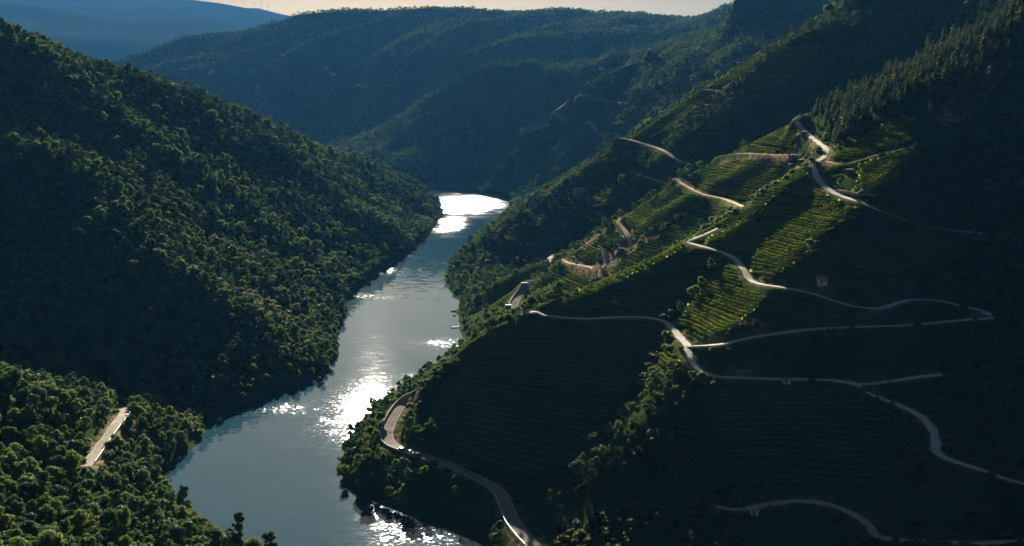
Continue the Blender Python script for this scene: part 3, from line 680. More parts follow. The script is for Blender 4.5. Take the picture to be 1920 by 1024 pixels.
def scatter(name, pts, scl, collection, label):
    """one uncounted mass of plants: geometry-node instances on points"""
    me = bpy.data.meshes.new(name); me.vertices.add(len(pts)); me.vertices.foreach_set('co', np.asarray(pts, np.float32).ravel())
    a = me.attributes.new('size', 'FLOAT', 'POINT'); a.data.foreach_set('value', np.asarray(scl, np.float32))
    me.update(); ob = link(bpy.data.objects.new(name, me))
    ng = bpy.data.node_groups.new(name, 'GeometryNodeTree')
    ng.interface.new_socket('Geometry', in_out='INPUT', socket_type='NodeSocketGeometry'); ng.interface.new_socket('Geometry', in_out='OUTPUT', socket_type='NodeSocketGeometry')
    N = ng.nodes; gi = N.new('NodeGroupInput'); go = N.new('NodeGroupOutput')
    ip = N.new('GeometryNodeInstanceOnPoints'); ci = N.new('GeometryNodeCollectionInfo'); ci.inputs['Collection'].default_value = collection
    ci.inputs['Separate Children'].default_value = True; ci.inputs['Reset Children'].default_value = True
    ip.inputs['Pick Instance'].default_value = True
    ri = N.new('FunctionNodeRandomValue'); ri.data_type = 'INT'; ri.inputs[4].default_value = 0; ri.inputs[5].default_value = len(collection.objects) - 1
    rr = N.new('FunctionNodeRandomValue'); rr.data_type = 'FLOAT_VECTOR'; rr.inputs[0].default_value = (-0.08, -0.08, 0); rr.inputs[1].default_value = (0.08, 0.08, 6.283); rr.inputs['Seed'].default_value = 3
    na = N.new('GeometryNodeInputNamedAttribute'); na.data_type = 'FLOAT'; na.inputs['Name'].default_value = 'size'
    mp = N.new('GeometryNodeMeshToPoints')
    lk = ng.links.new; lk(gi.outputs[0], mp.inputs[0]); lk(mp.outputs[0], ip.inputs['Points']); lk(ci.outputs[0], ip.inputs['Instance']); lk(ri.outputs[2], ip.inputs['Instance Index'])
    lk(rr.outputs[0], ip.inputs['Rotation']); lk(na.outputs[0], ip.inputs['Scale']); lk(ip.outputs[0], go.inputs[0])
    md = ob.modifiers.new('plants', 'NODES'); md.node_group = ng
    return tag(ob, label, kind='stuff')

# ------------------------------------------------------------------ where things grow
def inside(poly, u, v):
    c = np.zeros(np.shape(u), bool); n = len(poly)
    for i in range(n):
        (x1, y1), (x2, y2) = poly[i], poly[(i + 1) % n]
        c ^= ((y1 > v) != (y2 > v)) & (u < (x2 - x1) * (v - y1) / (y2 - y1 + 1e-12) + x1)
    return c
PARCELS = [
  ([(1040, 570), (1150, 512), (1300, 443), (1400, 390), (1500, 316), (1524, 304), (1532, 318), (1470, 362), (1400, 412), (1345, 436), (1300, 462), (1160, 530), (1060, 582)], (560, 715), 1.4, True, 'bright crest of the first spur'),
  # photo polygon, distance range, height step, in the sun, name of the place
  ([(1235, 655), (1262, 612), (1300, 560), (1345, 512), (1395, 470), (1408, 520), (1440, 535), (1425, 575), (1395, 604), (1345, 628), (1318, 650), (1290, 645), (1272, 628)], (480, 680), 1.5, True, 'sunlit rib between the two concrete tracks'),
  ([(1330, 438), (1400, 396), (1470, 350), (1528, 306), (1530, 330), (1560, 368), (1610, 385), (1560, 430), (1490, 500), (1440, 530), (1410, 515), (1378, 478), (1320, 458)], (520, 720), 1.6, True, 'upper rib below the gravel track bend'),
  ([(1552, 300), (1600, 268), (1650, 236), (1690, 214), (1712, 262), (1722, 285), (1700, 318), (1650, 362), (1600, 368), (1556, 348), (1536, 322)], (560, 760), 1.6, True, 'round plot inside the gravel track bend'),
  ([(1095, 885), (1160, 800), (1225, 705), (1240, 660), (1285, 655), (1288, 690), (1240, 690), (1190, 740), (1140, 800)], (420, 620), 1.6, True, 'narrow strip below the track junction'),
  ([(1006, 600), (1150, 532), (1292, 462), (1360, 480), (1300, 556), (1245, 596), (1100, 594)], (520, 660), 1.7, False, 'shaded face under the first crest'),
  ([(800, 760), (880, 680), (1000, 604), (1100, 604), (1235, 610), (1250, 640), (1160, 750), (1070, 870), (980, 900), (900, 870), (830, 840)], (430, 640), 2.0, False, 'dark face above the paved road'),
  ([(1340, 722), (1580, 724), (1640, 760), (1700, 900), (1400, 910), (1330, 800)], (380, 560), 1.9, False, 'dark slope below the long track'),
  ([(1440, 548), (1640, 585), (1640, 606), (1440, 618), (1400, 610)], (480, 640), 1.7, False, 'shaded plot between the hairpin tracks'),
  ([(1420, 520), (1500, 500), (1600, 430), (1700, 430), (1800, 450), (1700, 555), (1640, 570), (1520, 545)], (540, 700), 1.9, False, 'shaded slope round the little red-roofed hut'),
  ([(880, 640), (950, 575), (990, 535), (1050, 490), (1062, 500), (1118, 525), (1040, 570), (1005, 582), (960, 600), (930, 640)], (700, 960), 2.0, True, 'bank beside the lower road bend'),
  ([(1062, 486), (1150, 425), (1172, 455), (1135, 462), (1110, 498)], (720, 980), 2.0, True, 'sunny terraces by the dirt tracks'),
  ([(1132, 515), (1190, 465), (1260, 425), (1330, 385), (1395, 392), (1300, 446), (1200, 495)], (700, 980), 2.0, True, 'slope just behind the first crest'),
  ([(1172, 408), (1265, 345), (1330, 372), (1390, 386), (1300, 395), (1230, 430), (1186, 460)], (720, 990), 2.0, True, 'striped slope below the dirt track'),
  ([(1280, 335), (1380, 290), (1490, 294), (1520, 306), (1430, 360), (1395, 384), (1330, 365)], (700, 990), 2.1, True, 'upper terraces beside the shed roofs'),
  ([(1380, 284), (1495, 226), (1520, 270), (1530, 296), (1480, 290)], (700, 960), 2.0, True, 'top terraces under the track'),
  ([(870, 600), (940, 528), (1030, 482), (1048, 488), (990, 528), (960, 560), (900, 610)], (840, 1010), 2.0, False, 'small spur above the river'),
  ([(1440, 92), (1545, 84), (1480, 150), (1400, 205), (1330, 262), (1250, 345), (1220, 345), (1320, 240), (1400, 165)], (950, 1260), 2.6, True, 'far sunlit rib of the third spur'),
  ([(1170, 262), (1330, 160), (1430, 100), (1420, 125), (1330, 185), (1240, 250)], (1000, 1260), 2.6, True, 'edge of the third crest'),
]
def parcel_of(X, Y, Zz):
    u, v = pix(X, Y, Zz); idx = np.full(np.shape(X), -1)
    for k, (poly, (d0, d1), dz, lit, nm) in enumerate(PARCELS):
        m_ = inside(poly, u, v) & (Y > d0) & (Y < d1) & (idx < 0); idx[m_] = k
    return idx
PARC = parcel_of(XX, YY, gN.Z)
gyg, gxg = np.gradient(blur(gN.Z, 2), gN.st)
SLOPE = np.hypot(gxg, gyg)
PINE_POLY = [(1515, 205), (1560, 150), (1640, 95), (1740, 30), (1850, -40), (2000, -120), (2000, 60), (1900, 100), (1845, 130), (1815, 240), (1755, 235), (1700, 208), (1640, 232), (1570, 278), (1552, 262), (1530, 245)]
def jgrid(x0, x1, y0, y1, s, r):
    gx_, gy_ = np.meshgrid(np.arange(x0, x1, s), np.arange(y0, y1, s)); gx_ = gx_ + r.uniform(-.42, .42, gx_.shape) * s; gy_ = gy_ + r.uniform(-.42, .42, gy_.shape) * s
    gx_[::2] += s * 0.5; return gx_.ravel(), gy_.ravel()
def keep_view(x, y, z, mu=150):
    u, v = pix(x, y, z + 3); return (u > -mu) & (u < 1920 + mu) & (v > -160) & (v < 1024 + 170)
def near_samp(A, x, y):
    i = np.clip(np.round((x - gN.x0) / gN.st).astype(int), 0, gN.nx - 1); j = np.clip(np.round((y - gN.y0) / gN.st).astype(int), 0, gN.ny - 1); return A[j, i]
M_FARTRACK = plain('far_track_dust', (0.55, 0.51, 0.45), 0.95, 0.1, 0.2)
OAKS = []; BUSHES = []; PINES = []       # rows of x, y, z, size
def grow(x0, x1, y0, y1, s, r, side):
    x, y = jgrid(x0, x1, y0, y1, s, r); z = gN.sample(x, y)
    ok = (z > 0.6) & keep_view(x, y, z) & (near_samp(ROAD_MASK, x, y) > 1.0) & (near_samp(VIEW_CLEAR, x, y) > np.where(y > 1200, 3.0, 1.2))
    L = left_of(x, y)
    ok &= L if side == 'L' else ~L
    return x[ok], y[ok], z[ok]
r = np.random.default_rng(5)
# left bank: closed wood
for (y0, y1, s, k) in ((240, 640, 4.1, 0.94), (640, 1000, 4.1, 0.88), (1000, 2060, 4.6, 0.92)):
    x, y, z = grow(-800, 0, y0, y1, s, r, 'L')
    f = fbm(x, y, 60, 3, 91); ok = (f + 0.35 * fbm(x, y, 14, 2, 55) > -0.40) & (near_samp(ROAD_MASK, x, y) > 2.6) & (near_samp(VIEW_CLEAR, x, y) > 6)
    sz = k * np.clip(np.exp(r.normal(-0.16, 0.30, len(x))), 0.38, 1.55) * (1 + 0.45 * f)
    OAKS.append(np.stack([x, y, z, sz], -1)[ok]); BUSHES.append(np.stack([x, y, z, 1.3 * r.uniform(.7, 1.3, len(x))], -1)[~ok])
# right bank: scrub, woods on the ribs and in the gullies
for (y0, y1, s) in ((240, 760, 3.6), (760, 1250, 4.4), (1250, 2990, 6.4)):
    x, y, z = grow(-300 if y0 < 1250 else -800, 800, y0, y1, s, r, 'R')
    u, v = pix(x, y, z); pc = near_samp(PARC, x, y); f = fbm(x, y, 45, 3, 17); g_ = fbm(x, y, 16, 2, 23)
    pine = inside(PINE_POLY, u, v) & (y < 900)
    nose = inside([(1020, 1000), (1100, 860), (1180, 760), (1240, 690), (1330, 660), (1420, 610), (1480, 630), (1330, 650), (1300, 720), (1240, 790), (1180, 850), (1100, 930)], u, v) & (y < 640)
    tip = inside([(600, 930), (600, 880), (720, 770), (790, 730), (760, 780), (745, 850), (900, 925), (1000, 1060), (850, 1040)], u, v) & (y < 640)
    free = pc < 0
    tree = free & ~pine & (nose | tip & (g_ > -0.3) | (z < 14) & (y > 600) | (f + 0.5 * g_ > 0.12) | (y > 1250) & (f > 0.0))
    OAKS.append(np.stack([x, y, z, np.clip(np.exp(r.normal(-0.5, 0.32, len(x))), .25, 1.1) * np.where(y > 1250, 1.45, 1.0)], -1)[tree & (r.random(len(x)) < 0.75) & (near_samp(VIEW_CLEAR, x, y) > np.where(y > 1200, 10, 4.2)) & (near_samp(ROAD_MASK, x, y) > 2.5)])
    bsh = free & ~tree & ~pine & (g_ > -0.25)
    BUSHES.append(np.stack([x, y, z, r.uniform(0.6, 1.5, len(x))], -1)[bsh])
    PINES.append(np.stack([x, y, z, np.clip(np.exp(r.normal(-.28, .28, len(x))), .35, 1.2)], -1)[pine & (r.random(len(x)) < 0.62) & (g_ > -0.35)])
    crest = free & (y > 820) & (z > 150) & (y < 1300) & (r.random(len(x)) < 0.1); PINES.append(np.stack([x, y, z, r.uniform(.5, .9, len(x))], -1)[crest])
OAKS = np.vstack(OAKS); BUSHES = np.vstack(BUSHES); PINES = np.vstack(PINES)
# far hills
x, y = jgrid(-2200, 2200, 2995, 4300, 9, r); z = gG.sample(x, y); ok = keep_view(x, y, z, 80) & (z > 1) & (fbm(x, y, 130, 3, 61) > -0.3)
FAR_TRACKS = [[(401, 118), (408, 121)], [(393, 142), (396, 133)], [(390, 140), (402, 135)], [(526, 100), (533, 106), (540, 108)], [(483, 160), (487, 168)], [(478, 174), (483, 171)], [(610, 126), (615, 132)], [(620, 137), (629, 142)], [(668, 159), (680, 163), (694, 164)], [(1066, 60), (1074, 58)]]
FT_P = []; u_, v_ = pix(x, y, z + 4)
for tr in FAR_TRACKS:
    hs_ = [cast(a, b, 2995, 4190, gG) for a, b in tr]
    if any(h is None for h in hs_): continue
    FT_P.append(np.array(hs_))
    for a, b in tr: ok &= ~((np.abs(u_ - a) < 6) & (v_ > b - 3) & (v_ < b + 9))
FAROAK = np.stack([x, y, z, r.uniform(0.9, 1.5, len(x))], -1)[ok]

for P in FT_P:
    tl = P[-1] - P[0]; P = densify(P, 6.0); V_, F_ = strip(P, [(4.5, -2.0), (4.0, 0), (-4.0, 0), (-4.5, -2.0)], 1.6); tag(mesh_obj('track', V_, F_, M_FARTRACK), kind='structure', label='pale far track on the blue ridge')
def seen(p, h):
    """does the camera see the top of a plant at p?"""
    u, v = pix(p[0], p[1], p[2] + h)
    if not (-20 < u < 1940 and -10 < v < 1040): return False
    D = np.arange(230, p[1] - 4, 2.5); t_ = D / p[1]; zr = CAMH + (p[2] + h - CAMH) * t_
    return bool((zr > gN.sample(p[0] * t_, D)).all())
def place_tree(kind, cm, tm, p, rz, label, cat, group):
    e = bpy.data.objects.new(kind, None); S.collection.objects.link(e); e.location = p[:3]; k1, k2 = random.uniform(.85, 1.2), random.uniform(.8, 1.2 if kind == 'pine_tree' else 1.0); e.rotation_euler = (random.gauss(0, .05), random.gauss(0, .05), rz); e.scale = (p[3] * k1, p[3] * k1, p[3] * k2)
    tag(e, label, cat, group)
    for nm, me in (('crown', cm), ('trunk', tm)):
        c = bpy.data.objects.new(nm, me); S.collection.objects.link(c); c.parent = e
order = np.argsort(OAKS[:, 1] / OAKS[:, 3]); pick = []
for i in order:
    p = OAKS[i]
    if seen(p, 6 * p[3]): pick.append(i)
    if len(pick) >= 300: break
for q, i in enumerate(pick):
    p = OAKS[i]; cm, tm, H = OAK_N[int(r.integers(0, 10))]; u, v = pix(*p[:3])
    if u < 700:
        rd = float(near_samp(ROAD_MASK, p[0:1], p[1:2])[0])
        if rd < 9: lb, gr = 'round tree at the verge of the sunlit left road', 'trees along the left road'
        elif p[2] < 5: lb, gr = 'leafy tree leaning over the water on the near left shore', 'trees at the near left waterline'
        elif v > 980 and u > 250: lb, gr = 'pale green tree at the bottom edge right by the river', 'trees at the bottom edge by the river'
        elif v > 960: lb, gr = 'shadowy tree in the very bottom left corner', 'trees of the bottom left corner'
        elif v > 860: lb, gr = 'leafy green tree in the dense wood in front of the left road', 'trees of the near left slope'
        elif u > 250 and v > 740: lb, gr = 'round leafy tree on the low point between the road and the river', 'trees of the low wooded point'
        else: lb, gr = 'dark round tree on the low wooded ridge around the left road', 'trees of the low left ridge'
    elif u < 1060: lb, gr = 'shaggy tree on the river bank below the paved road bend', 'trees below the paved road'
    else: lb, gr = 'bushy tree on the dark slope right of the paved road', 'trees of the dark right slope'
    place_tree('oak_tree', cm, tm, p, r.uniform(0, 6.28), lb, 'tree', gr)
rest = np.ones(len(OAKS), bool); rest[pick] = False
R_ = OAKS[rest]; L_ = left_of(R_[:, 0], R_[:, 1])
scatter('left_woodland', R_[L_][:, :3], R_[L_][:, 3], COL_OAK, 'dense green woodland covering the left hill')
scatter('right_woodland', R_[~L_][:, :3], R_[~L_][:, 3], COL_OAK, 'patchy woodland in the gullies of the right hillside')
scatter('scrub', BUSHES[:, :3], BUSHES[:, 3], COL_BUSH, 'low scrub between the vineyards')
scatter('far_woodland', FAROAK[:, :3], FAROAK[:, 3], COL_OAK, 'hazy woodland on the far ridges')
order = np.argsort(PINES[:, 1] / PINES[:, 3]); pick = [i for i in order if seen(PINES[i], 9 * PINES[i, 3])][:300]
for q, i in enumerate(pick):
    p = PINES[i]; cm, tm, H = PINE_N[q % 4]
    place_tree('pine_tree', cm, tm, p, r.uniform(0, 6.28), ('tall dark pine right above the gravel track bend' if pix(*p[:3])[0] < 1600 else 'tall dark pine high on the ridge by the right edge' if pix(*p[:3])[0] > 1780 else 'tall dark pine on the slope above the round plot') if p[1] < 900 else 'small far pine on the hazy crest behind the nearest spur', 'pine', ('pines above the track bend' if pix(*p[:3])[0] < 1600 else 'pines by the right edge' if pix(*p[:3])[0] > 1780 else 'pines above the round plot') if p[1] < 900 else 'pines on the hazy crest')
rest = np.ones(len(PINES), bool); rest[pick] = False
if rest.any(): scatter('pine_wood', PINES[rest][:, :3], PINES[rest][:, 3], COL_PINE, 'pine wood behind the visible pines')

# ------------------------------------------------------------------ vine rows along the contours
gS = Grid(-800, 800, 240, 3000, 2.5); gS.Z = blur(gN.Z, 6)
gSy, gSx = np.gradient(gS.Z, gS.st)
def trace(x, y, lev, pid, st=1.5, nmax=90):
    out = []
    for sgn in (1, -1):
        px_, py_ = x, y; seg = []
        for k in range(nmax):
            for _ in range(2):
                z = float(gS.sample(px_, py_)); a = float(gS.sample(px_, py_, gSx)); b = float(gS.sample(px_, py_, gSy)); g2 = a * a + b * b + 1e-6
                if g2 < 0.004: break
                q = max(-2.0, min(2.0, (z - lev) / math.sqrt(g2))) / math.sqrt(g2); px_ -= a * q; py_ -= b * q
            i = int(round((px_ - gS.x0) / gS.st)); j = int(round((py_ - gS.y0) / gS.st))
            if not (0 <= i < gS.nx and 0 <= j < gS.ny) or PARC[j, i] != pid or ROAD_MASK[j, i] < 1.6 or VIEW_CLEAR[j, i] < 0.75 or g2 < 0.004: break
            seg.append((px_, py_)); g1 = math.sqrt(g2); px_ += -b / g1 * st * sgn; py_ += a / g1 * st * sgn
        out = seg[::-1][:-1] + out if sgn < 0 else seg
        if sgn < 0: pass
    return out
VROWS = []; rj = np.random.default_rng(3)
for pid, (poly, rg, dz, lit, nm) in enumerate(PARCELS):
    J, I = np.nonzero(PARC == pid)
    if len(J) == 0: print('empty parcel', pid); continue
    zc = gS.Z[J, I]; sl_c = np.hypot(gSx[J, I], gSy[J, I])
    lev = zc.min() + 0.5
    while lev < zc.max():
        m_ = np.abs(zc - lev) < 0.5 * gS.st * sl_c + 0.05
        todo = set(zip(J[m_], I[m_])); n = 0
        while todo and n < 12:
            j, i = todo.pop(); n += 1
            P = trace(gS.xs[i], gS.ys[j], lev, pid)
            for a, b in P:
                ii = int(round((a - gS.x0) / gS.st)); jj = int(round((b - gS.y0) / gS.st))
                for dj in (-1, 0, 1):
                    for di in (-1, 0, 1): todo.discard((jj + dj, ii + di))
            if len(P) >= 5: VROWS.append((pid, np.array(P)))
        lev += dz * (0.66 if lit else 0.65) * rj.uniform(0.75, 1.3)
def row_geo(P, rs, hk=1.0):
    T = np.gradient(P, axis=0); T /= np.linalg.norm(T, axis=1)[:, None] + 1e-9; N = np.stack([-T[:, 1], T[:, 0]], -1)
    n = len(P); h = rs.uniform(0.7, 1.35, n) * hk; gap = np.convolve(rs.normal(0, 1, n + 4), np.ones(5) / 5, 'valid'); h[gap > 0.62] = 0.15; h *= 1 + 0.35 * np.clip(gap, -1, 1); h = np.where((gap > 0.12) & (hk < 0.5), 0.06, h); w = rs.uniform(0.34, 0.68, n); sh = rs.normal(0, 0.14, n)
    z = gN.sample(P[:, 0], P[:, 1]); C = P + N * sh[:, None]
    V_ = np.zeros((n, 5, 3))
    for k, (o_, q) in enumerate(((1.0, -0.3), (1.15, 0.55), (0.0, 1.0), (-1.15, 0.55), (-1.0, -0.3))):
        V_[:, k, :2] = C + N * (w * o_ * rs.uniform(0.7, 1.2, n))[:, None]; V_[:, k, 2] = z + h * q
    idx = np.arange(n * 5).reshape(n, 5); F_ = np.stack([idx[:-1, :-1], idx[:-1, 1:], idx[1:, 1:], idx[1:, :-1]], -1).reshape(-1, 4)
    return V_.reshape(-1, 3), F_
rs = np.random.default_rng(31)
def row_score(pid, P):
    z = gN.sample(P[:, 0], P[:, 1]); u, v = pix(P[:, 0], P[:, 1], z); return np.hypot(np.ptp(u), np.ptp(v)) * (1.0 if PARCELS[pid][3] else 0.0)
sc = np.array([row_score(*q) for q in VROWS]); order = np.argsort(-sc); single = set()
for i in order:
    P = VROWS[i][1]; mid = P[len(P) // 2]; 
    if sc[i] > 0 and seen((mid[0], mid[1], float(gN.sample(mid[0], mid[1])), 1), 2.0): single.add(int(i))
    if len(single) >= 300: break
SV, SF, off = [], [], 0
for i, (pid, P) in enumerate(VROWS):
    P = smooth_poly(np.c_[P, np.zeros(len(P))], 1.0)[:, :2] if i in single else P
    v_, f_ = row_geo(P, rs, 1.0 if PARCELS[pid][3] else 0.32)
    if i in single:
        me = fast_mesh('vine_row', v_, f_, M_VINE, smooth=False)
        tag(link(bpy.data.objects.new('vine_row', me)), 'green vine row along the terraces of the ' + PARCELS[pid][4], 'vine row', 'vine rows of the ' + PARCELS[pid][4])
    else:
        SV.append(v_); SF.append(f_ + off); off += len(v_)
if SV: tag(link(bpy.data.objects.new('vineyard', fast_mesh('vineyard', np.vstack(SV), np.vstack(SF), M_VINE, smooth=False))), 'faint vine terraces striping the shaded and far slopes', kind='stuff')

# ------------------------------------------------------------------ small built things
def box(x0, x1, y0, y1, z0, z1):
    v = [(x, y, z) for z in (z0, z1) for y in (y0, y1) for x in (x0, x1)]
    return v, [(0, 2, 3, 1), (4, 5, 7, 6), (0, 1, 5, 4), (2, 6, 7, 3), (0, 4, 6, 2), (1, 3, 7, 5)]
def merge(*parts):
    V_, F_ = [], []
    for v, f in parts:
        k = len(V_); V_ += list(v); F_ += [tuple(i + k for i in g) for g in f]
    return V_, F_
def me_of(name, vf, m):
    me = bpy.data.meshes.new(name); me.from_pydata([tuple(map(float, p)) for p in vf[0]], [], vf[1]); me.materials.append(m); me.update(); return me
def part(name, me, parent, loc=(0, 0, 0), rot=(0, 0, 0)):
    o_ = bpy.data.objects.new(name, me); S.collection.objects.link(o_); o_.parent = parent; o_.location = loc; o_.rotation_euler = rot; return o_
def root(name, loc, rz, label, cat, group=None, sc=1.0):
    e = bpy.data.objects.new(name, None); S.collection.objects.link(e); e.location = loc; e.rotation_euler = (0, 0, rz); e.scale = (sc,) * 3
    return tag(e, label, cat, group)
M_WHITE = plain('white_wash', (0.60, 0.58, 0.54), 0.85, 0.1, 1.5); M_STONE = plain('granite_wall', (0.17, 0.16, 0.14), 0.9, 0.25, 2.2)
M_TILE = plain('clay_tiles', (0.34, 0.15, 0.09), 0.85, 0.25, 2.5); M_SHEET = plain('roof_sheet', (0.36, 0.36, 0.345), 0.7, 0.1, 0.8)
M_DARK = plain('dark_opening', (0.02, 0.02, 0.022), 0.6, 0.2, 1.0); M_WOOD = plain('old_wood', (0.16, 0.11, 0.07), 0.9, 0.25, 3.0)
M_STEEL = plain('galvanised_steel', (0.50, 0.50, 0.48), 0.5, 0.12, 1.5, 0.6); M_CONCW = plain('concrete_wall', (0.28, 0.26, 0.225), 0.9, 0.2, 0.7)
M_TYRE = plain('tyre_rubber', (0.02, 0.02, 0.02), 0.8); M_GLASS = plain('car_glass', (0.02, 0.025, 0.03), 0.12); M_LAMP = plain('lamp_glass', (0.6, 0.6, 0.58), 0.2); M_TAIL = plain('tail_glass', (0.3, 0.02, 0.02), 0.3)
M_YEL = plain('sign_yellow', (0.55, 0.50, 0.16), 0.6); M_TURB = plain('turbine_paint', (0.30, 0.31, 0.31), 0.8)

# cars on the shoulder of the bend
def loft(sec):
    """sections (x, half width, z low, z high, half width at top)"""
    V_, F_ = [], []
    for x, w, a, b_, wt in sec: V_ += [(x, -w, a), (x, -w, (a + b_) * 0.55), (x, -wt, b_), (x, wt, b_), (x, w, (a + b_) * 0.55), (x, w, a)]
    n = len(sec)
    for i in range(n - 1):
        for j in range(6): F_.append((i * 6 + j, i * 6 + (j + 1) % 6, (i + 1) * 6 + (j + 1) % 6, (i + 1) * 6 + j))
    F_ += [tuple(range(5, -1, -1)), tuple(range((n - 1) * 6, n * 6))]; return V_, F_
def wheel_geo(r_, w_, sides=14):
    V_, F_ = [], []
    for y in (-w_ / 2, w_ / 2):
        for k in range(sides): V_.append((r_ * math.cos(2 * math.pi * k / sides), y, r_ * math.sin(2 * math.pi * k / sides)))
    F_ = [(k, (k + 1) % sides, sides + (k + 1) % sides, sides + k) for k in range(sides)] + [tuple(range(sides - 1, -1, -1)), tuple(range(sides, 2 * sides))]; return V_, F_
BODY = loft([(-2.08, .62, .42, .72, .55), (-1.95, .80, .30, .92, .72), (-1.2, .86, .25, .98, .80), (0, .87, .24, .97, .82), (0.95, .86, .25, .95, .78), (1.8, .80, .30, .82, .66), (2.05, .62, .40, .66, .52)])
GLASSG = loft([(-1.75, .70, .90, .96, .66), (-1.35, .70, .90, 1.40, .58), (-0.4, .72, .92, 1.47, .60), (0.35, .72, .92, 1.42, .58), (1.0, .70, .90, .95, .62)])
ROOFG = loft([(-1.42, .60, 1.38, 1.45, .52), (-0.4, .62, 1.44, 1.52, .55), (0.40, .60, 1.39, 1.46, .52)])
me_w, me_rim = me_of('wheel', wheel_geo(.31, .20), M_TYRE), me_of('rim', wheel_geo(.19, .215), M_STEEL)
me_gl = me_of('windows', GLASSG, M_GLASS); me_hl = me_of('headlight', box(-.05, .05, -.16, .16, -.07, .07), M_LAMP); me_tl = me_of('tail_light', box(-.05, .05, -.14, .14, -.09, .09), M_TAIL)
def car(u, v, paint, label):
    P = ROAD_P[0]; up_ = np.array([pix(*p) for p in P]); k = int(np.argmin(np.hypot(up_[:, 0] - u, up_[:, 1] - v))); k = min(max(k, 2), len(P) - 3)
    d = P[k + 2] - P[k - 2]; rz = math.atan2(d[1], d[0]); x, y, z = at_z(u, v, P[k][2] + 0.28)
    e = root('parked_car', (x, y, z), rz, label, 'car', 'cars parked on the road bend')
    part('body', me_of('body', BODY, paint), e); part('windows', me_gl, e); part('car_roof', me_of('car_roof', ROOFG, paint), e)
    for sx_ in (-1.28, 1.28):
        for sy in (-.78, .78):
            w_ = part('wheel', me_w, e, (sx_, sy, .31)); part('rim', me_rim, w_)
    for sy in (-.52, .52): part('headlight', me_hl, e, (2.0, sy, .62)); part('tail_light', me_tl, e, (-2.03, sy, .72))
P_WHITE = plain('white_car_paint', (0.78, 0.79, 0.80), 0.25, 0.03); P_NAVY = plain('navy_car_paint', (0.02, 0.025, 0.04), 0.25, 0.05); P_RED = plain('maroon_car_paint', (0.10, 0.02, 0.03), 0.25, 0.05)
car(754, 846, P_NAVY, 'dark blue car parked ahead of the white one on the shaded road bend')
car(769, 851, P_WHITE, 'white car parked in the middle of three on the shaded road bend')
car(786, 858, P_RED, 'dark red car parked behind the white one on the shaded road bend')

# guard rails: one rail and its posts for each road
me_post = me_of('post', box(-.08, .08, -.08, .08, -.5, .85), M_STEEL)
def guard_rail(P, off, label, wall=False):
    T = np.gradient(P[:, :2], axis=0); T /= np.linalg.norm(T, axis=1)[:, None]; N = np.stack([-T[:, 1], T[:, 0]], -1)
    Q = np.c_[P[:, :2] + N * off, P[:, 2] + 0.25]; e = root('guard_rail' if not wall else 'parapet', tuple(Q[0]), 0, label, 'guard rail' if not wall else 'wall'); Q0 = Q - Q[0]
    prof = [(-.16, -.7), (-.16, .78), (.16, .78), (.16, -.7)] if wall else [(-.07, .38), (-.07, .80), (.07, .80), (.07, .38)]
    V_, F_ = strip(Q0, prof + prof[:1]); part('coping' if wall else 'rail', me_of('rail', (V_, F_), M_CONCW if wall else M_STEEL), e)
    if not wall:
        for k in range(0, len(Q), 3): part('post', me_post, e, tuple(Q0[k]))
seg = lambda q, a, b_: ROAD_P[q][int(len(ROAD_P[q]) * a):int(len(ROAD_P[q]) * b_)]
side0 = 1 if (lambda P: np.cross(np.append((P[5] - P[0])[:2], 0), np.append(at_z(700, 790, 0)[:2] - P[0][:2], 0))[2] > 0)(ROAD_P[0]) else -1
guard_rail(seg(0, 0.0, 0.36), side0 * 3.1, 'pale concrete parapet along the river side of the sunlit road bend', True)
guard_rail(seg(0, 0.52, 0.98), side0 * 3.0, 'steel guard rail along the shaded road below the dark vineyard')
guard_rail(seg(1, 0.0, 0.75), -3.3 if ROAD_P[1][0][1] > ROAD_P[1][-1][1] else 3.3, 'concrete parapet beside the road bend on the second spur', True)
guard_rail(seg(3, 0.05, 0.95), -2.8, 'steel guard rail on the river side of the left road')

# road sign, marker posts
def on_ground(u, v, rg=(230, 2990)): return cast(u, v, *rg)
p = on_ground(910, 909, (380, 560)); e = root('road_sign', (p[0], p[1], p[2]), 0, 'small yellow sign on a post beside the shaded road', 'sign')
part('post', me_of('post', box(-.06, .06, -.06, .06, -.4, 2.4), M_STEEL), e); part('plate', me_of('plate', box(-.42, .42, -.13, -.09, 1.6, 2.4), M_YEL), e); part('plate', me_of('plate', box(-.38, .38, -.13, -.09, 1.05, 1.5), M_WHITE), e)
for u, v, lb in ((739, 839, 'short white post where the sunlit road turns into shade'), (855, 884, 'short white post on the outer edge of the shaded road')):
    p = on_ground(u, v, (380, 600)); e = root('marker_post', p, 0, lb, 'post', 'road marker posts'); part('shaft', me_of('shaft', box(-.07, .07, -.07, .07, -.3, .9), M_WHITE), e); part('reflector', me_of('reflector', box(-.072, .072, -.08, -.071, .6, .8), M_DARK), e)

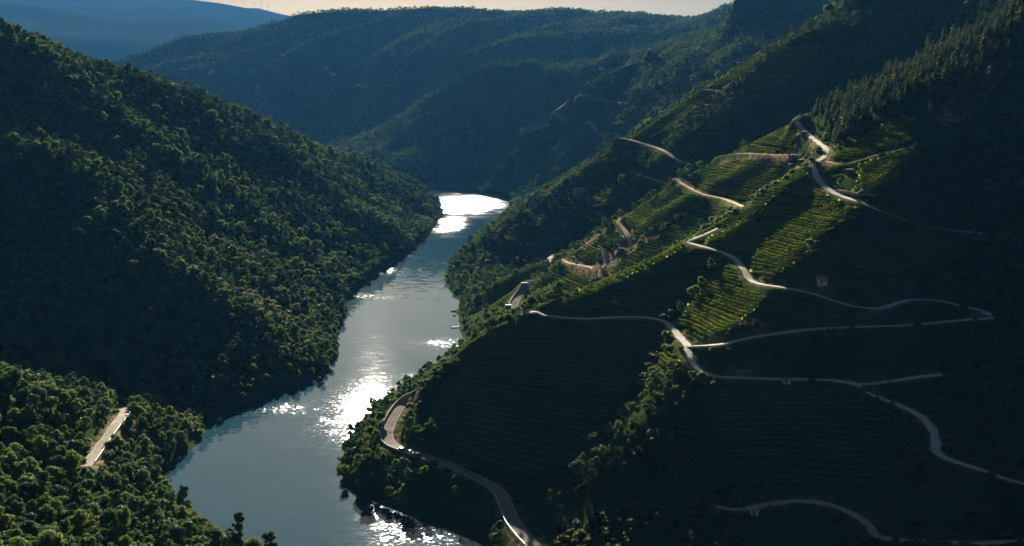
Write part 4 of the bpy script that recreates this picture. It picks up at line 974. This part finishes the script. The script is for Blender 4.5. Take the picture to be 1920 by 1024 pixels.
# houses and sheds
def house(name, u, v, rg, L, Wd, Hh, rise, rz, wallm, roofm, label, cat, group=None, g=None, doors=1, wins=1, pos=None, sc=1.0):
    p = pos or on_ground(u, v, rg)
    if p is None: print('no ground', label); return
    e = root(name, (p[0], p[1], p[2]), rz, label, cat, group, sc); l, w_ = L / 2, Wd / 2
    wv = [(-l, -w_, -2), (l, -w_, -2), (l, w_, -2), (-l, w_, -2), (-l, -w_, Hh), (l, -w_, Hh), (l, w_, Hh), (-l, w_, Hh), (-l, 0, Hh + rise - .05), (l, 0, Hh + rise - .05)]
    part('wall', me_of('wall', (wv, [(0, 1, 5, 4), (1, 2, 6, 9, 5), (2, 3, 7, 6), (3, 0, 4, 8, 7), (4, 5, 9, 8), (6, 7, 8, 9)]), wallm), e)
    ov = 0.35; sl2 = rise / w_
    rv = []
    for x in (-l - ov, l + ov):
        for y, z in ((-w_ - ov, Hh - ov * sl2), (0, Hh + rise), (w_ + ov, Hh - ov * sl2)): rv += [(x, y, z + .02), (x, y, z + .17)]
    rf = [(1, 7, 9, 3), (3, 9, 11, 5), (0, 2, 8, 6), (2, 4, 10, 8), (0, 6, 7, 1), (4, 5, 11, 10), (0, 1, 3, 2), (2, 3, 5, 4), (6, 8, 9, 7), (8, 10, 11, 9)]
    part('roof', me_of('roof', (rv, rf), roofm), e)
    if doors: part('door', me_of('door', box(-.5, .5, -w_ - .04, -w_ + .05, 0, 2.0), M_WOOD), e, (-l * .15, 0, 0))
    for k in range(wins):
        x = -l * .65 + k * (l * 1.3 / max(1, wins - 1)) if wins > 1 else l * .55
        wn = part('window', me_of('window', box(-.45, .45, -w_ - .05, -w_ + .05, 1.0, 1.9), M_WHITE), e, (x, 0, 0)); part('pane', me_of('pane', box(-.36, .36, -w_ - .08, -w_ - .052, 1.08, 1.82), M_DARK), wn)
    return e
house('stone_hut', 1540, 533, (500, 720), 4.6, 3.4, 2.3, 0.9, 0.05, M_WHITE, M_TILE, 'little white hut with a red tiled roof on the dark vineyard slope', 'hut')
house('stone_hut', 1592, 325, (560, 760), 3.6, 2.8, 1.9, 0.35, 0.2, M_STONE, M_SHEET, 'small hut with a white flat roof among the round plot of vines', 'hut', wins=0)
house('stone_shed', 1388, 706, (450, 640), 3.0, 2.4, 2.0, 0.5, -0.1, M_STONE, M_STONE, 'low stone shed above the long track, left of the pair', 'shed', 'pair of sheds above the long track', wins=0)
house('stone_shed', 1404, 706, (450, 640), 2.6, 2.4, 2.3, 0.4, -0.1, M_STONE, M_STONE, 'low stone shed above the long track, right of the pair', 'shed', 'pair of sheds above the long track', wins=0)
house('farmhouse', 1086, 364, (950, 1250), 10, 7, 3.6, 1.8, 0.1, M_STONE, M_TILE, 'long dark red roofed farmhouse on the shaded third spur', 'house', wins=2)
for u, v, lb, Lx in ((1507, 252, 'small white sheet roof shed just below the top track', 4.0), (1486, 296, 'white sheet roof shed highest of the three long ones', 5.0), (1504, 305, 'white sheet roof shed nearest the track junction', 5.5), (1483, 314, 'white sheet roof shed lowest of the three long ones', 5.0)):
    house('shed', u, v, (640, 960), Lx, 2.2, 1.7, 0.25, 0.5, M_STONE, M_SHEET, lb, 'shed', 'white roofed sheds on the upper terraces', wins=0)
house('shed', 953, 578, (760, 960), 3.6, 2.4, 2.2, 0.2, 0.1, M_STONE, M_SHEET, 'white flat roofed shed beside the sunlit bend on the second spur', 'shed', wins=0)
house('shed', 983, 536, (760, 960), 4.5, 2.0, 2.2, 0.2, 0.3, M_CONCW, M_SHEET, 'white shelter at the top of the bend on the second spur', 'shelter', wins=0)
house('shed', 1011, 490, (860, 1050), 5.0, 3.0, 2.0, 0.2, 0.3, M_STONE, M_SHEET, 'small white roof on the crest of the little middle spur', 'shed', wins=0)
house('shed', 924, 606, (700, 960), 4.0, 2.6, 1.8, 0.2, 0.2, M_WHITE, M_SHEET, 'white hut in the vines above the river landing', 'shed', wins=0)
house('shed', 1474, 719, (420, 640), 3.2, 2.0, 1.4, 0.2, 0.0, M_WHITE, M_SHEET, 'tiny white roof just below the long track', 'shed', wins=0)
house('shed', 1414, 965, (340, 520), 2.6, 1.8, 1.4, 0.2, 0.0, M_WHITE, M_SHEET, 'tiny white roof below the lowest track', 'shed', wins=0)
for u, v, lb in ((893, 101, 'far white roof on the edge of the fifth spur'), (1077, 120, 'far white roof on the fourth crest at its left'), (1128, 92, 'far white roof on the slope below the village'), (1188, 101, 'far white roof left of the zigzag track'), (1126, 130, 'far white roof on the hazy fourth spur')):
    house('farmhouse', u, v, (1500, 2990), 9, 6, 3.0, 0.6, 0.2, M_WHITE, M_SHEET, lb, 'house', 'scattered far white roofs', wins=2)
# village on the plateau
VIL = [(1182, 52, 12, M_STONE, M_TILE, 'stone house at the left end of the far village'), (1195, 51, 13, M_WHITE, M_TILE, 'pale house beside the leftmost stone house of the far village'), (1203, 44, 14, M_STONE, M_TILE, 'red roofed house above the pale one in the far village'), (1219, 48, 16, M_STONE, M_TILE, 'low dark house in the middle of the far village'),
  (1240, 44, 20, M_STONE, M_TILE, 'long red roofed house of the far village'), (1261, 46, 22, M_WHITE, M_SHEET, 'long white roofed barn of the far village, left of two'), (1275, 45, 20, M_WHITE, M_SHEET, 'long white roofed barn of the far village, right of two'), (1283, 44, 9, M_WHITE, M_SHEET, 'short white barn at the end of the long white ones'), (1262, 39, 9, M_WHITE, M_SHEET, 'small white house above the long barns'), (1301, 46, 8, M_WHITE, M_TILE, 'small lone house right of the long barns')]
for u, v, L_, wm, rm, lb in VIL:
    D = 3255.0 + (46 - v) * 3; x, s_ = ray(u, v + 2); z = CAMH + s_ * D
    gz = float(gG.sample(x * D, D)); house('village_house', u, v, None, L_, 9, min(8.5, max(4.0, z - gz + 3)), 2.6, 0.05, wm, rm, lb, 'house', 'houses of the far village', wins=3, pos=(x * D, D, gz))

# retaining wall under the round plot
P = cast_line([(1572, 361), (1600, 366), (1640, 371)], 560, 760, sig=3, step=4)
e = root('retaining_wall', tuple(P[0]), 0, 'grey retaining wall above the gravel track under the round plot', 'wall'); Q0 = P - P[0]
pr = [(-.25, -.6), (-.25, 1.6), (.25, 1.6), (.25, -.6), (-.25, -.6)]
part('face', me_of('face', strip(Q0, pr), M_CONCW), e)
# paved landings: bare concrete aprons that catch the sun
def apron(poly, rg, label):
    cu, cv = np.mean(poly, 0); c = cast(cu, cv, *rg); pts = []
    for u, v in poly:
        h = cast(u, v, *rg); D = c[1] + max(-14, min(14, (h[1] if h else c[1]) - c[1])); x_, _, _ = at_d(u, v, D); pts.append((x_, D, at_d(u, v, D)[2]))
    V_ = [(q[0], q[1], q[2] + .5) for q in pts] + [(q[0], q[1], q[2] - 1.0) for q in pts]; n = len(pts)
    F_ = [tuple(range(n))] + [(i, (i + 1) % n, n + (i + 1) % n, n + i) for i in range(n)]
    tag(mesh_obj('apron', V_, F_, RM['concrete']), label, kind='structure')
apron([(1026, 485), (1037, 478), (1039, 482), (1040, 500), (1034, 497)], (860, 1050), 'sunlit concrete apron on the little middle spur')
apron([(1698, 277), (1707, 273), (1718, 276), (1712, 279)], (560, 800), 'sunlit concrete apron at the right of the round plot')
# landing stage and boats
p = at_z(866, 614, 0); e = root('jetty', (p[0] - 4, p[1], 0.7), 0.5, 'small wooden jetty at the foot of the second spur', 'jetty')
for k in range(9): part('plank', me_of('plank', box(-.32, .32, -1.1, 1.1, -.06, .06), M_WOOD), e, (k * .72 - 3, 0, 0))
for k in (-3, 0, 3): 
    for sy in (-1.0, 1.0): part('pile', me_of('pile', box(-.1, .1, -.1, .1, -2.5, .6), M_WOOD), e, (k, sy, 0))
def hull():
    V_, F_ = [], []; sec = [(-2.2, .55), (-1.2, .78), (0, .85), (1.2, .65), (2.3, .08)]
    for x, w_ in sec: V_ += [(x, -w_, .55), (x, -w_ * .6, -.15), (x, w_ * .6, -.15), (x, w_, .55), (x, w_ * .82, .5), (x, w_ * .5, .05), (x, -w_ * .5, .05), (x, -w_ * .82, .5)]
    for i in range(4):
        for j in range(8): F_.append((i * 8 + j, i * 8 + (j + 1) % 8, (i + 1) * 8 + (j + 1) % 8, (i + 1) * 8 + j))
    F_ += [tuple(range(8))[::-1], tuple(range(32, 40))]; return V_, F_
me_h = me_of('hull', hull(), M_WOOD); me_th = me_of('thwart', box(-.15, .15, -.6, .6, .36, .44), M_WOOD)
for u, v, rz, lb in ((851, 584, 0.4, 'small dark rowing boat moored off the middle spur, upper of two'), (852, 592, 1.2, 'small dark rowing boat moored off the middle spur, lower of two')):
    p = at_z(u, v, 0); e = root('rowing_boat', (p[0], p[1], 0.1), rz, lb, 'boat', 'rowing boats by the bank'); part('hull', me_h, e); part('thwart', me_th, e, (-.8, 0, 0)); part('thwart', me_th, e, (.6, 0, 0))
# wind turbines on the mountain crest
V_, F_ = stem([(0, 0, -12), (0, 0, 34)], [1.0, 0.6], 8); me_tw = me_of('tower', (V_, F_), M_TURB); me_na = me_of('nacelle', box(-.9, .9, -2.2, 2.2, 33.2, 35.4), M_TURB)
me_bl = me_of('blade', ([(-.3, 0, 0), (.6, 0, 1), (.4, 0, 9), (.08, 0, 15), (-.08, 0, 15), (-.35, 0, 5), (.1, .25, 3)], [(0, 1, 2, 3, 4, 5), (0, 6, 1), (1, 6, 2), (2, 6, 3), (5, 6, 0), (4, 6, 5), (3, 6, 4)]), M_TURB)
for k, u in enumerate((283, 297, 308, 325, 338, 353, 365, 374, 385, 391, 437, 457, 476, 490, 502)):
    v = float(np.interp(u, su, sv)); D = 9480.0; x, _ = ray(u, v); gz = float(gMt.sample(x * D, D)); tall = 1.0 if u < 430 else 1.3
    e = root('wind_turbine', (x * D, D, gz), 0.3, 'far wind turbine in the row of five on the low end of the crest' if u > 430 else 'far wind turbine in the row of ten on the high crest', 'wind turbine', 'five turbines on the low crest end' if u > 430 else 'ten turbines on the high crest', tall)
    part('tower', me_tw, e); part('nacelle', me_na, e)
    for b_ in range(3): part('blade', me_bl, e, (0, -2.4, 34.3), (0, b_ * 2.0944 + k * 0.7, 0))

# ------------------------------------------------------------------ haze
mh = bpy.data.materials.new('haze_air'); mh.use_nodes = True; th = mh.node_tree; th.nodes.clear()
pv = th.nodes.new('ShaderNodeVolumePrincipled'); oh = th.nodes.new('ShaderNodeOutputMaterial'); th.links.new(pv.outputs[0], oh.inputs['Volume'])
pv.inputs['Color'].default_value = (0.085, 0.35, 0.82, 1); pv.inputs['Density'].default_value = 1.15e-5; pv.inputs['Anisotropy'].default_value = 0.3
X0, X1, Y0, Y1, Z0, Z1 = -21000, 21000, -600, 14500, -40, 960
vb = [(x, y, z) for z in (Z0, Z1) for y in (Y0, Y1) for x in (X0, X1)]
o = mesh_obj('haze', vb, [(0, 2, 3, 1), (4, 5, 7, 6), (0, 1, 5, 4), (2, 6, 7, 3), (0, 4, 6, 2), (1, 3, 7, 5)], mh)
tag(o, kind='stuff', label='blue haze filling the valley air')
